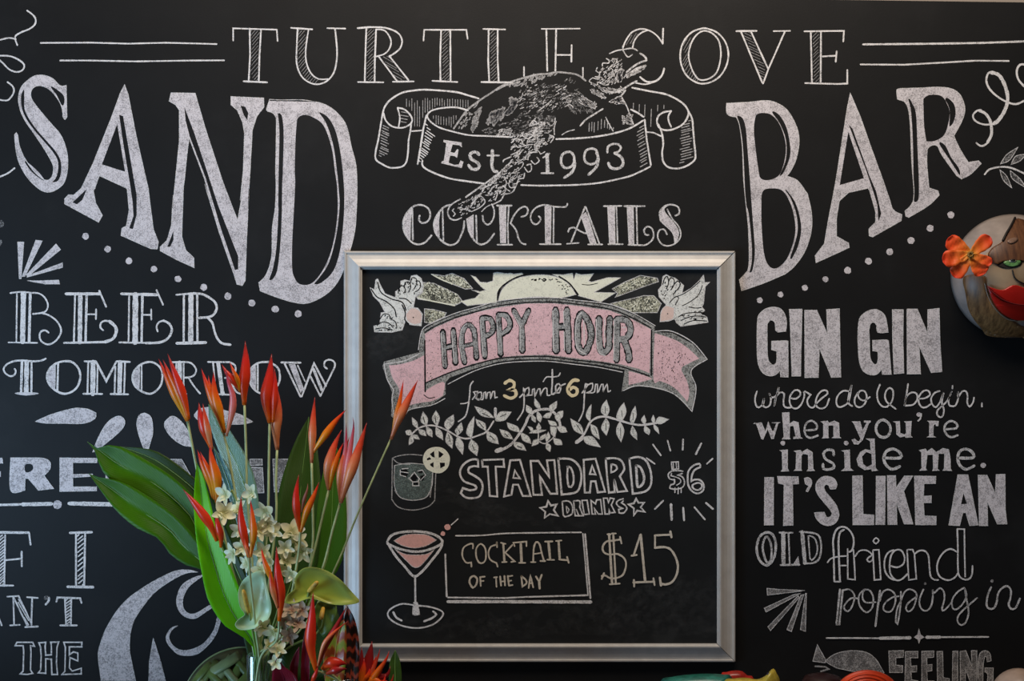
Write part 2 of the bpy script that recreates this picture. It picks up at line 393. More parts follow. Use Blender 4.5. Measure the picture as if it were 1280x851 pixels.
# traced lettering: N kind of part, L one letter or drawing, M chalks (line, fill), @ origin,size of a tracing window,
# s/c open sharp/smooth stroke, p/o closed, F/G f/g fills, h hatching, r scattered strokes, d/D dots
TR_WALL = """
M chalk dust
L Turtle cove: T|T of the top line
@220,0
s1.8 380 270 380 188 670 197 675 272
s2 490 190 492 370 483 540
s2 565 195 555 370 550 540
s2.2 450 540 605 547
h2.2,50,.42 495 195 562 195 553 540 485 540
L U|
s2 765 185 905 195
s1.8 1005 187 1125 190
c1.9 808 195 803 300 802 420 830 500 880 545 940 560 1000 540 1045 490 1065 420 1070 330 1057 190
c1.7 880 200 862 330 868 420 900 490 950 525 1010 525
h2.2,50,.42 808 200 878 200 862 330 868 420 900 490 950 525 940 555 880 545 830 500 802 420
L R|
@440,0
s2.2 38 187 120 180
c2 120 180 220 185 300 215 332 265 320 320 280 355 248 375
s2 95 190 88 400 85 540
s2 160 195 152 400 150 540
s2 40 545 208 547
c1.8 165 195 220 205 258 265 250 320 215 358 150 378
s1.9 175 372 300 540
s1.9 248 372 375 532
s2 272 543 410 541
h2.2,45,.42 95 190 158 190 150 540 87 540
h2.2,-30,.42 180 375 245 370 372 535 300 540
L T|
s1.8 475 270 480 198 760 198 768 258
s2 592 200 586 400 588 535
s2 653 200 655 535
s2 535 537 700 545
h2.2,45,.42 595 200 650 200 653 535 590 535
L L|
s1.8 872 192 1018 196
s2 908 200 905 400 912 540
s2 968 200 968 400 975 540
s2.2 860 545 1065 548
s1.8 1143 445 1143 505
h2.2,45,.42 910 200 966 200 973 540 914 540
L E|
@660,0
s1.5 90 192 345 190
s2 122 200 128 470
s2 187 200 182 470
s2 195 365 285 365
s2 290 300 288 410
s1.6 365 450 365 510
L C|
c1.8 630 318 650 270 690 215 750 192 810 205 860 240 895 290
s2 898 190 895 290
c1.6 695 315 710 265 750 220 800 200
c2.2 745 512 790 543 850 538 890 500 905 455
c1.8 715 550 780 560 850 540
h2.2,60,.42 635 310 690 215 750 195 790 200 730 240 697 310
L O|
@840,0
o2 205 188 130 215 75 280 55 360 65 440 105 510 175 552 245 550 315 510 360 440 375 360 355 280 305 220 250 195
o1.8 210 205 160 235 125 295 110 370 125 440 150 495 185 530 240 525 290 490 315 430 325 350 310 270 265 220
h2.2,60,.42 205 195 130 215 75 280 55 360 65 440 105 510 175 552 185 530 125 440 110 370 125 295 160 235
L V|
s2.2 428 207 562 205
s1.8 675 207 785 205
s2 460 215 600 550
s2 525 210 640 460
s2 750 210 640 460 605 555
h2.2,-25,.42 462 215 525 210 636 465 600 545
L E|
s2 880 208 1143 205 1138 275
s2 922 212 930 545
s2 990 212 988 545
s2 1000 375 1090 370
s2 1095 340 1088 410
s2 885 552 1100 558 1165 555 1165 465
h2.2,45,.42 925 212 988 212 986 545 932 545
N rule_line
L left rules|pair of chalk rules left of the top line
@0,0
s1.9 270 285 600 283 850 290 1100 284 1276 288 @220,0 270 293
@0,0
s1.9 400 402 600 402 900 408 1276 402 @220,0 320 401
L right rules|
@1040,0
s2.4 207 295 700 290 1000 285 1276 275
s2 190 428 480 430 750 415 950 403 1175 405
N scroll
L |
@0,0
c2 180 70 220 100 237 130 230 165 190 195 140 215 100 245 115 300
c1.8 0 265 60 252 105 260
c2 -20 370 60 372 120 395 160 430 150 465 110 478 60 460 20 420 -20 385
c2 50 545 85 575 92 610 70 650 40 668 -20 660
@0,85
c2 -20 730 50 700 97 665
@0,225
d5 0 290
d5 -12 415
L |
@1040,0
c2.4 1276 670 1220 692 1150 672 1085 630 1040 580 1026 530 1040 485 1075 478
c4.4 1060 482 1110 500 1150 570 1168 660 1145 740 1105 800 1075 822
c2.2 1110 800 1060 825 1000 825 950 800 937 765 965 735 990 730
c3.6 980 735 1020 755 1050 800 1060 851 @1040,90 1058 420 1035 465
c2.2 1040 465 1010 488 985 490 960 472
c2.6 @1040,0 1290 430 1250 430 1228 470 1240 530 1290 585
N leaf_sprig
L |
@1040,90
c2.2 1015 680 1050 645 1130 630 1200 640 1290 680
G 1235 500 / 1160 550 1120 610 / 1180 585
G 1290 545 / 1220 560 1190 615 / 1250 590
G 1115 650 / 1140 720 1195 770 / 1160 690
G 1185 655 / 1200 710 1290 770 / 1250 710
N chalk_letter
M chalk dense
L S|
@0,85
G 440 115 / 445 325 / 432 342 / 418 325 / 412 265 380 200 330 145 280 120 235 122 208 150 205 190 225 230 280 300 340 370 400 440 435 520 450 600 445 700 420 770 370 810 320 825 270 810 210 760 160 695 120 610 103 520 97 445 / 108 430 118 445 / 130 520 165 600 220 680 280 735 320 745 345 720 355 680 350 640 320 580 270 500 215 420 170 355 135 280 122 200 140 130 180 85 230 52 290 48 350 70 400 118 / ; 158 145 / 143 190 150 270 180 340 230 410 290 480 350 550 385 610 390 670 375 730 350 757 / 385 745 403 690 400 620 370 560 310 490 240 410 185 330 160 270 158 200 ; 342 125 420 185 416 248 380 180 ; 168 620 215 690 290 745 250 690
L A|
F 828 112 850 170 905 450 985 800 @0,225 1000 180 1020 330 1052 410 1045 458 1000 455 805 368 810 320 840 305 858 200 845 60 @0,85 835 795 660 715 630 800 @0,225 620 70 635 150 680 235 655 280 430 158 430 125 455 98 490 100 @0,85 540 800 620 630 740 330 800 165 ; 778 375 680 640 828 688 ; 795 310 822 500 870 790 @0,225 885 150 890 240 862 320 880 325 905 230 905 100 @0,85 890 760 815 320 ; @0,225 578 62 485 150 510 158 545 130
L N|
F @180,100 180 85 340 88 410 330 525 680 590 851 @220,230 410 240 430 130 450 0 @180,100 640 800 660 600 668 350 655 280 620 200 578 165 578 110 795 120 797 180 750 240 720 330 705 600 690 851 @220,230 485 30 468 400 460 640 440 675 405 665 385 600 290 330 190 0 @180,100 455 840 400 650 300 385 285 500 265 700 @220,230 50 0 38 350 65 440 118 490 120 555 0 500 @0,225 1065 470 1065 445 1110 400 1140 300 1150 100 @180,100 190 851 215 600 235 400 235 200 210 165 168 140 ; 265 180 330 350 400 560 495 851 @220,230 280 150 370 380 410 480 410 565 395 570 300 290 213 0 @180,100 470 851 415 655 307 375 280 270 ; 645 170 670 180 690 220 685 265 665 230 ; @0,225 1155 340 1115 445 1130 440 1150 395
L D|
G @180,100 835 128 / 900 132 1050 132 1140 145 @220,0 900 672 980 690 1060 740 1130 830 @220,230 1165 -250 1195 -130 1203 0 1200 150 1185 330 1130 520 1080 640 1000 730 880 790 780 785 650 745 560 710 / 550 655 / 600 600 635 480 640 300 660 150 665 0 @180,100 875 600 880 300 875 245 850 215 815 200 / ; 1025 255 1060 235 1110 245 1180 290 1220 370 1250 480 1265 600 @220,230 1068 30 1070 200 1040 400 990 540 930 630 880 665 820 660 790 620 775 560 775 400 785 200 795 0 @180,100 1005 600 1010 400 1018 290 ; 893 225 / 903 350 898 600 895 851 @220,230 685 150 672 400 650 550 622 635 / 640 630 670 570 690 400 700 200 703 0 @180,100 920 600 925 350 912 235 ; 1165 215 / 1215 290 1260 430 1285 600 @220,230 1087 60 1090 150 1070 330 1020 520 950 630 920 662 / 960 655 1040 580 1085 450 1105 300 1115 150 1112 0 @180,100 1305 500 1270 340 1220 250
L B|
G @880,90 150 208 / 300 200 400 190 470 200 550 250 610 350 632 450 615 570 580 650 550 692 / 620 720 680 800 @880,220 690 130 715 250 712 370 670 500 600 600 540 650 / 400 710 250 762 / 235 690 / 290 630 / 300 560 295 350 275 150 262 0 @880,90 255 500 235 350 215 300 / 155 280 / ; 345 300 360 280 400 275 450 290 500 350 535 450 540 540 518 640 490 690 430 715 380 705 365 650 345 500 335 380 ; 455 265 500 330 540 420 552 500 545 590 505 690 / 530 660 568 560 568 480 545 370 500 290 ; 222 292 / 250 400 265 550 280 851 @880,220 300 250 320 450 320 570 305 640 / 320 620 335 500 320 280 300 0 @880,90 285 500 275 380 255 310 ; @880,220 385 130 / 400 95 450 85 520 100 570 180 598 280 603 380 578 480 540 560 480 610 430 590 400 500 385 300 ; 540 90 600 170 635 280 642 370 620 470 580 550 / 575 545 612 430 626 350 616 250 580 150
L A|
F @880,90 972 140 1040 300 1110 500 1190 720 1235 851 @880,220 1250 215 @1040,240 420 130 465 150 460 190 270 298 248 290 245 245 290 200 290 130 250 -10 @880,220 1090 80 960 110 900 165 880 280 880 400 960 445 965 475 745 575 738 530 800 450 825 300 860 120 @880,90 880 700 950 250 ; 960 400 905 750 1060 705 ; 963 345 1080 650 1130 800 @880,220 1155 190 1163 300 1175 250 1140 100 @880,90 1100 700 985 380
L R|
G @1040,90 440 112 500 108 600 105 700 100 790 110 850 150 882 230 870 310 810 425 / 850 510 905 600 / 975 590 / 992 608 / 920 680 860 710 / 830 690 / 730 550 700 490 660 488 635 510 / 630 600 645 770 / 705 790 / @1040,240 712 20 / 640 90 510 168 / 490 160 / 485 125 / 530 80 545 0 @1040,90 530 600 520 350 505 240 480 195 / 435 180 / 430 130 / ; 610 180 / 640 158 700 155 740 175 778 250 770 340 740 420 680 455 630 458 / 615 350 ; 755 180 785 260 782 360 / 800 340 818 280 810 220 775 180 ; 510 180 528 260 540 450 545 700 548 860 / 570 850 575 750 565 500 555 280 530 210 ; 715 475 790 590 850 685 / 840 640 790 570 750 490
N chalk_dot
@0,225
D4.2 568 373 715 458 857 537 1023 592 1182 657
@220,230
D4.6 185 685 345 745 503 790 660 830 812 862
@880,220
D3.8 370 825 508 787 670 742 808 685
@1040,240
D4.4 105 520 243 458 385 397 525 322 652 240 790 152
N burst
L |
@0,225
F 118 412 158 412 140 655 128 655
F 238 400 280 405 165 640 148 640
F 372 425 402 462 185 640 175 630
F 415 550 415 580 180 645 180 638
F 390 665 395 690 300 690 180 668 250 670
M chalk dust
N banner
L ribbon|
@460,85,180
c2.2 130 420 145 350 200 280 300 220 400 200 500 192 650 200 790 215 880 240 980 270
c1.9 262 352 275 400 282 450 270 530
c1.9 262 352 320 365 370 410 392 460 370 500 300 530 210 515 155 460 138 400
c2 130 400 110 520 90 640 68 740 70 810 125 851 @460,125,180 200 600 300 590 340 545 @460,85,180 355 740 360 640 375 560 385 480
s1.6 385 560 485 552
c1.9 885 375 790 350 700 350 600 365 545 390 525 430 560 480 640 530 780 570 900 595 1050 602 1276 612
s2.2 518 420 490 540 465 700 440 851
c2.2 @540,160,180 -85 290 -80 340 0 390 150 445 300 470 460 492
c2 790 505 950 510 1100 508 1240 505 1400 495 @700,120,180 400 760 600 715 700 675 800 625
s2.2 @700,120,180 750 210 770 400 805 610
c2.2 @540,160,180 1100 98 1200 95 @700,120,180 100 378 300 362 480 330 620 285 740 215
c2.2 630 120 690 150 740 185
c2.2 @700,45,180 640 458 800 490 950 520 1080 590 1135 660 1130 720 1090 780 1020 820 950 835 890 820 860 770 870 710 920 675 985 665
c1.9 985 665 960 710 965 760 985 805
c2.2 @700,120,180 1135 130 1170 200 1180 300 1190 420 1200 520 1190 570 1120 620 1040 642 960 630 915 580 905 500 915 420 900 320 870 250
s1.7 765 318 830 325 895 355
h2.2,90,.7 @460,85,180 330 270 470 250 900 280 900 350 620 350 520 400 470 540 410 540 400 400 330 340
h2.2,90,.7 570 420 800 420 740 530 600 500
h3,-25,1 115 490 200 530 185 760 95 790
h3,-35,1.1 505 480 600 600 540 760 450 840
h3.6,30,1 @700,120,180 660 320 750 240 790 580 710 640
h3.2,15,1 1050 280 1165 200 1190 540 1060 600
h3,-10,.8 @460,85,180 285 370 370 400 340 500 290 500
h2.6,88,.9 @700,120,180 245 230 400 190 480 290 250 340
h5,88,.8 620 60 940 80 930 110 850 140 850 300 770 300 740 180 630 110
M chalk dust
N chalk_letter
L E|
M line dense
@540,160,180
F 105 108 260 130 262 165 240 150 180 142 160 215 200 225 225 190 232 195 220 260 200 245 158 240 145 310 200 330 240 325 255 290 275 300 262 352 85 310 90 298 108 290 130 130 105 122
L s|
c3.8 415 235 395 215 360 215 335 240 350 275 400 305 420 335 400 365 350 360 325 330
L t|
c4 535 200 535 250 530 330 550 380 575 385
s2 490 243 595 243
L 1|
s4.5 1020 235 1025 395
s2 970 400 1075 400
s2 985 262 1040 225
L 9|
@700,120,180
o3 70 495 20 520 10 590 40 635 90 630 120 600 125 540 100 500
c3.4 125 560 130 620 100 680 40 722
L 9|
o2.8 285 465 235 480 215 530 225 580 270 605 320 585 335 530 320 480
c3.4 325 500 340 560 320 630 255 695
L 3|
c2.6 420 500 425 450 470 425 520 430 540 460 520 490 485 505
c3.6 485 505 540 540 560 590 540 630 490 645 445 630 430 595
N chalk_letter
M line dense
L C|
@490,220,180
c2.2 245 350 240 390 265 415 310 405 338 360 330 300 290 265 235 255 180 275 130 330 100 400 105 480 140 550 190 595 240 605 290 590 330 550 350 525
s2 180 290 185 565
G 175 290 / 130 340 105 400 108 480 140 550 160 575 / 165 400
L O|
c2.2 515 255 460 275 410 330 375 400 375 470 410 540 460 590 520 612 575 590 610 530 635 460 640 400
s2 448 295 455 570
G 425 325 / 390 380 372 430 380 500 405 535 420 540 / 415 400
L C|
c2.2 690 380 / 690 470 700 520 730 570 780 605 830 595 870 560 905 510
s2 745 350 752 590
F 660 380 720 345 722 545 700 540 675 480
c2 885 250 905 300 900 370 870 420 840 430 810 400 802 350
L K|
F 950 275 1010 270 1008 590 962 590
s2.2 930 262 1060 262
s2 935 608 1065 608
s1.8 1035 270 1025 440 1030 600
c2 1050 420 1080 350 1130 290 1180 270 1205 300 1190 345 1145 362
c2 1050 415 1100 480 1120 550 1150 595 1185 605
L T|
@660,220,200
F 135 240 185 240 180 540 140 540
s1.8 205 250 203 530
c2 315 220 300 245 220 245 130 230 60 255 22 310 30 365 65 385 95 360 100 335 85 320
s2 95 543 262 543
L A|
s2 455 245 345 525
s2 460 245 570 540
F 425 320 460 290 480 330 545 540 500 545 440 370
s1.6 310 540 405 533
s2 480 545 592 545
c2 320 445 330 420 365 410 400 430 450 455 470 455
L I|
F 635 245 690 245 695 540 650 540
s1.8 705 250 715 540
s2 605 240 745 238
s2 640 543 755 543
L L|
F 790 245 840 250 845 540 805 545
s1.8 865 250 872 540
s2.4 770 240 930 240
c2 800 548 880 550 940 548 990 510 1002 460 985 415 950 403 925 430 935 465 960 470
L S|
G 1050 300 / 1080 250 1110 240 / 1085 260 1100 300 1160 370 1200 440 1190 510 1170 530 / 1150 450 1060 360
c2 1175 315 1205 300 1200 250 1150 228 1090 240 1050 290 1060 360
c1.8 1110 265 1150 340 1200 400 1218 470 1190 525 1130 555 1070 545 1035 490 1045 435 1085 425 1108 465
N turtle_drawing
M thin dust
L turtle|
@560,50,180
c2.2 50 785 110 700 170 620 280 535 380 470 470 410 560 370 690 330 790 305 880 300 960 285 1060 292 1150 310 1220 360
c1.6 430 445 520 400 620 375
r34,2.6,55,1.7 60 780 150 640 240 560 280 540 150 780
r55,4,70,1.8 205 810 230 650 300 590 280 700 245 800
r120,4.5,60,2 350 740 370 650 500 600 490 690 400 750
r110,4.5,50,2 500 660 560 570 540 510 610 530 600 600 550 650
r60,4,40,1.6 480 400 640 350 850 290 960 300 870 340 640 410
M line dust
r60,4,35,1.1 640 420 900 380 1100 420 1100 560 760 640 640 620
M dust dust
r120,4,35,1.3 620 440 700 420 1100 340 1180 420 1180 560 900 640 760 650 640 640
r170,5,20,1.3 300 800 600 700 640 640 960 680 940 800 780 851 400 851
r90,5,-35,1.2 1000 480 1180 440 1200 620 1276 560 1276 640 1100 640
r40,4,30,1 680 470 1000 420 1060 520 800 560
M line dust
r34,4,30,1.8 720 770 770 700 860 740 800 851 740 851
r30,5,30,1.7 440 800 560 790 620 851 440 851
c1.3 720 760 760 710 790 740 830 750
c1.2 880 730 910 760 945 730 950 690
c1.2 760 830 790 780 830 760
c1 940 820 945 760 960 720
c1 800 630 850 590 900 550
c1 1010 530 1050 500 1090 490
c1 1040 590 1080 570 1110 600
c1.2 1010 840 1060 810 1120 795
@700,45,180
c2 180 795 230 740 300 695 380 645
c1.6 440 155 500 130 560 120 640 108 685 130
c1.5 560 130 600 185 640 165
c2.4 710 155 750 180 765 215 720 230 650 270 590 320
c3 630 320 690 285 750 270
c1.4 560 110 555 90
c2.4 400 485 460 500 540 480 620 430 680 400
c2 580 480 540 530 500 545
c1.6 545 540 590 620 620 700 650 780
c2 340 530 380 545
c1.4 410 200 435 215 430 240 380 240 375 265
c1.2 330 280 320 310 350 330 340 360 310 360
c1.2 260 395 290 370 320 380 350 360 380 380 370 410 330 410
c1.2 350 415 400 435 430 430
r130,3,50,1.1 380 270 450 200 540 200 560 320 500 420 400 430 330 400 350 320
r60,3,60,1.8 500 380 520 300 560 290 540 400
r40,4,35,1.4 560 360 650 300 760 260 740 300 600 370
r50,5,-30,1.4 240 400 420 470 600 450 540 500 400 500
r40,5,-35,1.2 260 450 400 520 390 550 300 520
r60,6,-45,1.3 200 540 320 600 310 640 180 600
r60,3,10,1.7 440 580 540 530 570 600 480 600
r80,2,0,1.5 550 700 640 690 640 790 560 780
M line smudge
c1.4 405 720 440 790 470 840
@540,160,180
c1.4 700 190 740 150 760 170 850 150 890 145
c1.4 705 130 740 95 790 105 800 130
c1.4 700 240 760 215 740 260 800 200
c1.6 630 300 640 280 700 255
c1.4 800 60 830 90 880 80 920 0
c1.2 920 210 930 150 980 130 1010 150
c1.2 860 230 940 200 960 230 1000 210
c1.4 1040 60 1080 80 1050 130
c1.4 850 280 860 220 930 215
c1.4 820 350 850 390 880 370 875 320 840 330
c1.5 880 290 910 320 950 290 930 260
c2 300 612 400 540 500 470 620 380 680 320 700 300
c1.4 1080 0 1085 60
c2 430 540 520 500 570 450 610 420
c2 470 510 440 570 380 640 340 700
c1.4 350 740 300 720 250 720
c1.8 250 630 170 680 140 740 160 800 210 815 260 795
c1.4 195 715 180 730 205 760 190 780
c1.4 350 670 400 620 430 600 470 650 430 700 350 740
c1.2 560 640 580 580 560 560
c1.2 600 570 590 530 640 520 650 560 620 590
c1.2 640 440 660 480 650 530 690 560
c1.2 700 440 680 500 700 530 740 520
c1.2 740 400 700 400 690 430
c1.5 820 400 810 445 770 450 750 500 710 570 640 590 610 640 530 680
c1.2 440 740 480 700 520 680
c1.2 360 640 400 600 440 580
c1.2 500 580 540 520 590 500
c1.2 740 310 780 290 830 260
c1.2 760 380 800 340 810 310
r90,3.4,40,1.1 430 560 640 400 760 330 820 420 700 560 520 650
r90,3.4,40,1.2 700 100 780 60 900 60 1000 100 900 240 760 340 680 300
r50,3,40,1.2 180 700 400 580 480 650 260 790
r40,4,40,1.8 480 490 680 320 700 340 500 520
r60,3,20,1.3 780 40 1050 20 1080 110 920 200 850 110
M chalk dense
N chalk_letter
L B|
@0,350,180
s2 150 120 145 550
s6.5 208 120 200 545
s3.4 268 120 258 548
c2 92 115 180 105 280 112 350 120 400 160 425 220 410 270 370 290 290 300
c2.2 370 292 430 310 500 360 540 430 530 490 480 550 420 570 365 540 350 490 365 455 400 445 430 465
s1.8 75 552 330 556
L E|
s3.6 585 122 880 122
s2.4 880 95 940 235
s2.2 665 135 655 545
s5.5 712 135 707 550
s3 768 135 758 545
s2.2 770 303 850 303
s2.2 852 260 850 345
c2.2 915 445 890 420 895 380 930 360 980 370
c3.8 970 365 1020 410 1030 460 1000 520 930 548
s2.6 568 556 750 553 940 548
L E|
@140,350,180
s3.6 85 122 400 130
s2.4 395 90 452 218
s2.2 152 135 147 545
s7 208 130 205 550
s3 270 135 262 545
s2.2 270 308 345 308
s2.2 347 260 348 350
c2 405 455 395 410 420 370 460 360
c3 455 360 500 380 530 430 515 490 470 535 400 555 300 557
s2.4 65 552 300 556
L R|
s2.4 570 130 720 118
s2.6 637 135 635 540
s6.5 700 130 697 550
s2.6 755 135 757 545
c3 720 118 800 125 870 160 915 200 928 250 905 300 865 325 770 335
c2.8 845 330 890 380 905 440 930 510 975 560 1050 572
s3.6 575 560 830 553
L T|
@0,430,180
c2.2 405 128 370 145 300 152 200 145 120 152 60 180 32 220 50 260 95 285 130 270 140 235 130 220
s3 195 155 187 430
s5.5 237 155 232 430
s2.6 280 155 278 430
G 135 435 230 428 340 437 230 452
L O|
o2.6 570 152 640 160 695 215 712 290 690 370 640 420 570 440 500 415 440 360 415 290 440 220 500 170
s2.4 515 170 508 410
G 490 190 / 440 230 425 290 450 360 485 400 /
L M|
s2.4 750 153 850 153
s2.2 782 160 775 435
s6 825 160 822 440
s2 865 190 860 435
s2.6 850 155 942 328 1030 158
s2.2 1022 200 1015 435
s5.5 1065 160 1058 435
s2.2 1108 160 1100 435
s2.4 1035 152 1150 158
s2.4 740 440 905 442
s2.4 980 442 1135 445
L O|
@140,350,180
o2.4 335 725 395 745 440 800 445 880 420 950 350 1005 270 990 205 940 180 870 200 800 260 745
s2 262 745 262 980
G 245 765 / 195 830 190 880 215 940 240 965 /
L R|
s2.2 530 728 640 725
s2 570 730 570 1000
s5 600 730 600 1005
s2 635 730 635 1005
c2.2 630 725 700 735 745 790 730 840 690 860 640 865
c2.2 680 865 720 930 780 1005
s2 540 1008 660 1008
L R|
@260,430,180
s2.2 0 158 190 160
s2.2 45 165 70 440
s5 90 165 130 440
c2.2 190 160 240 190 240 250 200 290 150 300
c2.2 200 300 225 380 260 430 305 440
s2.2 100 445 190 448
L O|
c2.4 540 158 450 165 385 210 370 260 372 340 400 390 450 430 500 435 580 400 630 340 635 260 610 200 540 158
s2.4 440 180 440 425
G 420 190 / 380 230 378 300 380 350 420 405 /
L W|
s2.4 650 162 820 165
s2.4 680 175 820 465
s2.4 830 465 940 170 1045 370
s2.2 900 270 995 460
c2.2 995 460 1040 370 1090 270 1125 190 1110 150 1070 138 1035 155 1030 195 1055 218
F 720 180 770 178 848 400 820 430
s1.8 795 190 860 330
s3.4 935 220 1010 410
N petal
@0,430,180
L |
G 315 685 / 450 625 640 572 720 568 790 580 850 610 / 840 660 740 702 550 702 400 700 /
G 822 955 / 870 830 940 710 1010 650 1070 640 1105 680 1090 740 1010 820 860 940 /
@0,0,1276
G 181 516 / 189 522 191 540 187 556 184 566 / 181 563 175 548 171 530 174 519
G 206 527 / 215 520 226 526 236 541 240 558 / 228 556 214 546 206 534
G 243 518 / 250 511 266 509 285 514 300 518 316 527 / 302 530 270 530 250 526 243 520
N chalk_letter
L F|
@0,540,180
F -120 230 20 230 25 275 -30 275 -30 350 5 350 5 395 -30 395 -30 515 -120 515
L R|
G 95 228 / 300 228 400 235 445 270 440 330 390 385 / 475 500 / 340 515 / 250 410 / 222 410 / 220 515 / 95 518 / ; 228 290 280 290 290 320 270 345 228 350
L E|
F 530 228 860 232 858 270 645 270 645 375 820 372 820 390 645 402 645 485 855 485 855 520 530 525
L E|
F 935 230 1270 232 1265 270 1050 270 1050 375 1220 372 1220 392 1050 402 1050 485 1265 485 1265 520 940 520
N rule_line
L |
s3 0 645 200 640
s5 200 640 455 635
D5.6 510 642
s5 615 632 780 635 1180 645
N chalk_letter
M chalk dust
L F|
@0,650,150
s3.2 -60 130 305 133
s2.4 310 140 325 260
s2.2 55 160 45 700
s2.2 60 425 220 410
s2.4 230 335 232 490
s2.4 0 695 140 695
s2.2 -20 160 -25 690
h3,40,1.4 -20 150 50 160 45 690 -25 690
L I|
s3 745 135 975 128
s2.4 808 150 808 690
s2.6 905 150 895 690
s3.4 720 708 990 712
h4.3,40,1.5 812 150 905 150 895 690 812 690
L N|
@0,730,180
s2 65 110 165 105
s2 118 115 125 360
s2 240 115 335 122
s2.2 285 125 278 360
s2 120 115 245 375
s2 165 105 280 350
s2 90 365 175 360
s2.4 225 380 335 375
h3,-60,1.2 125 115 165 110 285 350 250 375
L ,|apostrophe in the free wi-fi text
D3 412 120
c2.6 435 120 430 150 405 180
L T|
s2.4 500 155 510 118 710 125 722 165
s2 575 130 585 360
s2 632 130 628 360
s2.4 535 365 680 365
h3.2,35,1.4 580 130 630 130 628 360 585 360
L T|
p1.8 135 545 150 515 290 515 305 550 270 545 275 600 270 760 290 790 240 800 180 795 205 770 210 600 205 545
L H|
p1.8 345 520 405 515 400 550 405 630 455 625 455 550 450 515 520 512 505 560 500 700 510 800 460 800 455 665 405 660 405 790 340 785 360 760 365 640 360 560
L E|
p1.8 565 515 725 515 725 555 615 555 615 625 650 600 690 610 690 680 620 650 615 740 640 770 720 745 720 795 550 800 575 770 580 560
L A|
s2 -10 300 15 365
N wave_drawing
M chalk dense
L wave|breaking wave
@110,700,190
G 920 100 / 840 82 740 90 620 140 480 220 340 320 240 430 150 580 105 700 85 780 90 860 110 1010 / 400 1010 / 370 870 350 760 355 620 390 500 460 390 560 270 700 170 820 110
G 980 120 / 880 150 790 210 750 300 745 370 775 440 830 480 900 488 980 440 1045 395 / 1020 380 920 440 850 450 800 400 800 310 850 220 930 155
G 755 550 / 700 570 660 630 660 680 700 740 760 790 850 800 930 780 1020 700 1080 610 1115 500 / 1085 480 / 1060 580 990 680 920 730 840 755 760 750 700 700 680 640 710 580
F 548 655 515 851 510 1010 650 1010 610 851
M chalk dense
N chalk_letter
L G|
@930,370,180
G 370 310 / 378 230 360 160 320 110 250 98 180 120 130 170 118 240 115 400 120 560 140 640 180 690 240 708 290 690 320 655 / 325 715 / 392 718 / 390 400 / 380 395 245 400 / 245 475 / 290 488 / 292 550 / 285 590 260 612 230 590 210 540 205 400 205 250 / 225 218 250 213 275 235 / 280 300 / 300 318
L I|
F 402 118 515 116 505 500 502 708 425 708 412 300
L N|
F 538 125 645 125 740 340 732 120 845 112 850 400 858 718 775 720 668 460 658 720 540 722
L G|
@1060,370,180
G 355 320 / 345 240 325 170 280 130 235 118 170 135 110 185 92 260 88 400 98 560 125 650 180 692 250 695 300 645 / 303 695 / 383 692 / 375 600 360 400 / 340 388 218 392 / 220 485 / 265 490 / 265 570 245 608 215 585 195 530 190 400 185 300 / 200 245 230 232 255 260 / 265 322
L I|
F 393 120 490 120 487 400 495 682 408 690 396 400
L N|
F 522 115 615 115 705 330 708 120 808 108 815 400 832 670 738 678 630 440 643 690 525 690
N chalk_word
M chalk dust
L where|
@930,475,180
c2 115 100 98 160 105 220 130 242 170 210 178 160 / 165 215 190 242 230 220 238 150 222 115 / 240 150 270 150 300 110 310 60 / 285 150 270 235 / 280 160 320 110 355 120 350 180 355 230 385 245 420 240
c2 415 160 460 165 500 130 490 95 450 90 410 140 405 200 430 245 470 250 510 210 535 140 530 110 / 540 100 590 130 / 560 180 575 230 610 245 640 210 690 160 740 120 730 92 690 95 650 140 635 200 650 240 690 252 730 230 755 165
L do|
c2 935 100 880 95 830 140 818 200 840 238 890 225 930 180 955 40 / 925 150 930 210 960 230
c2 1010 110 980 170 990 225 1030 240 1070 210 1088 150 1070 100 1030 95 1010 130 1030 170 1070 180 1115 150
c2 1205 40 1180 110 1190 190 1230 235 1270 235 @1080,475,180 210 230 240 200 258 150 255 90 230 70 200 90 185 140 200 190 240 225 280 255
L begin|
@1080,475,180
c2 390 35 378 120 358 230 / 375 150 420 110 465 120 472 170 440 215 390 225 362 225
c2 485 165 540 160 585 130 570 95 530 95 490 140 485 195 510 238 550 240 600 205
c2 670 98 630 110 595 160 605 215 635 240 670 200 705 110 / 690 200 708 260 700 310 680 330 650 310 650 270 690 230 740 180 780 95 / 750 170 755 220 775 230 810 225 835 160 835 100 / 835 150 870 100 905 100 918 140 915 200 935 235 965 200 975 155
s2 785 50 783 75
s2 1045 205 1045 235
M line dense
L when|
@930,475,180
G 88 385 / 155 378 / 190 460 / 215 370 / 255 455 290 380 / 245 378 / 318 375 / 300 385 / 262 518 / 245 520 / 210 430 / 168 525 / 155 520 / 110 390 /
F 340 290 400 287 402 390 440 365 480 375 500 505 515 515 440 518 440 505 460 500 440 400 405 410 402 505 410 522 340 522 355 500
c2.4 545 445 640 435 640 390 600 360 555 380 535 440 550 490 590 512 655 490
F 685 368 740 362 750 380 800 362 840 380 845 500 855 512 780 512 795 500 795 400 745 400 745 500 750 512 695 514 705 500 705 385
L you're|
F 960 368 1028 368 1050 450 1090 375 1065 372 1065 362 1120 362 1120 372 1105 380 1050 530 1010 568 975 565 958 530 980 520 1000 540 1020 545 1035 520 975 385
@1080,475,180
o3.4 170 352 220 385 235 440 215 490 170 508 125 485 105 430 125 375
F 262 368 315 365 320 470 360 485 375 470 372 380 360 368 420 365 412 490 425 505 370 508 368 495 320 505 290 480 285 380
D3 487 305
c2.2 507 300 500 340 480 360
F 565 362 615 362 660 365 655 405 640 405 635 380 615 400 612 495 635 505 560 505 580 495 580 375
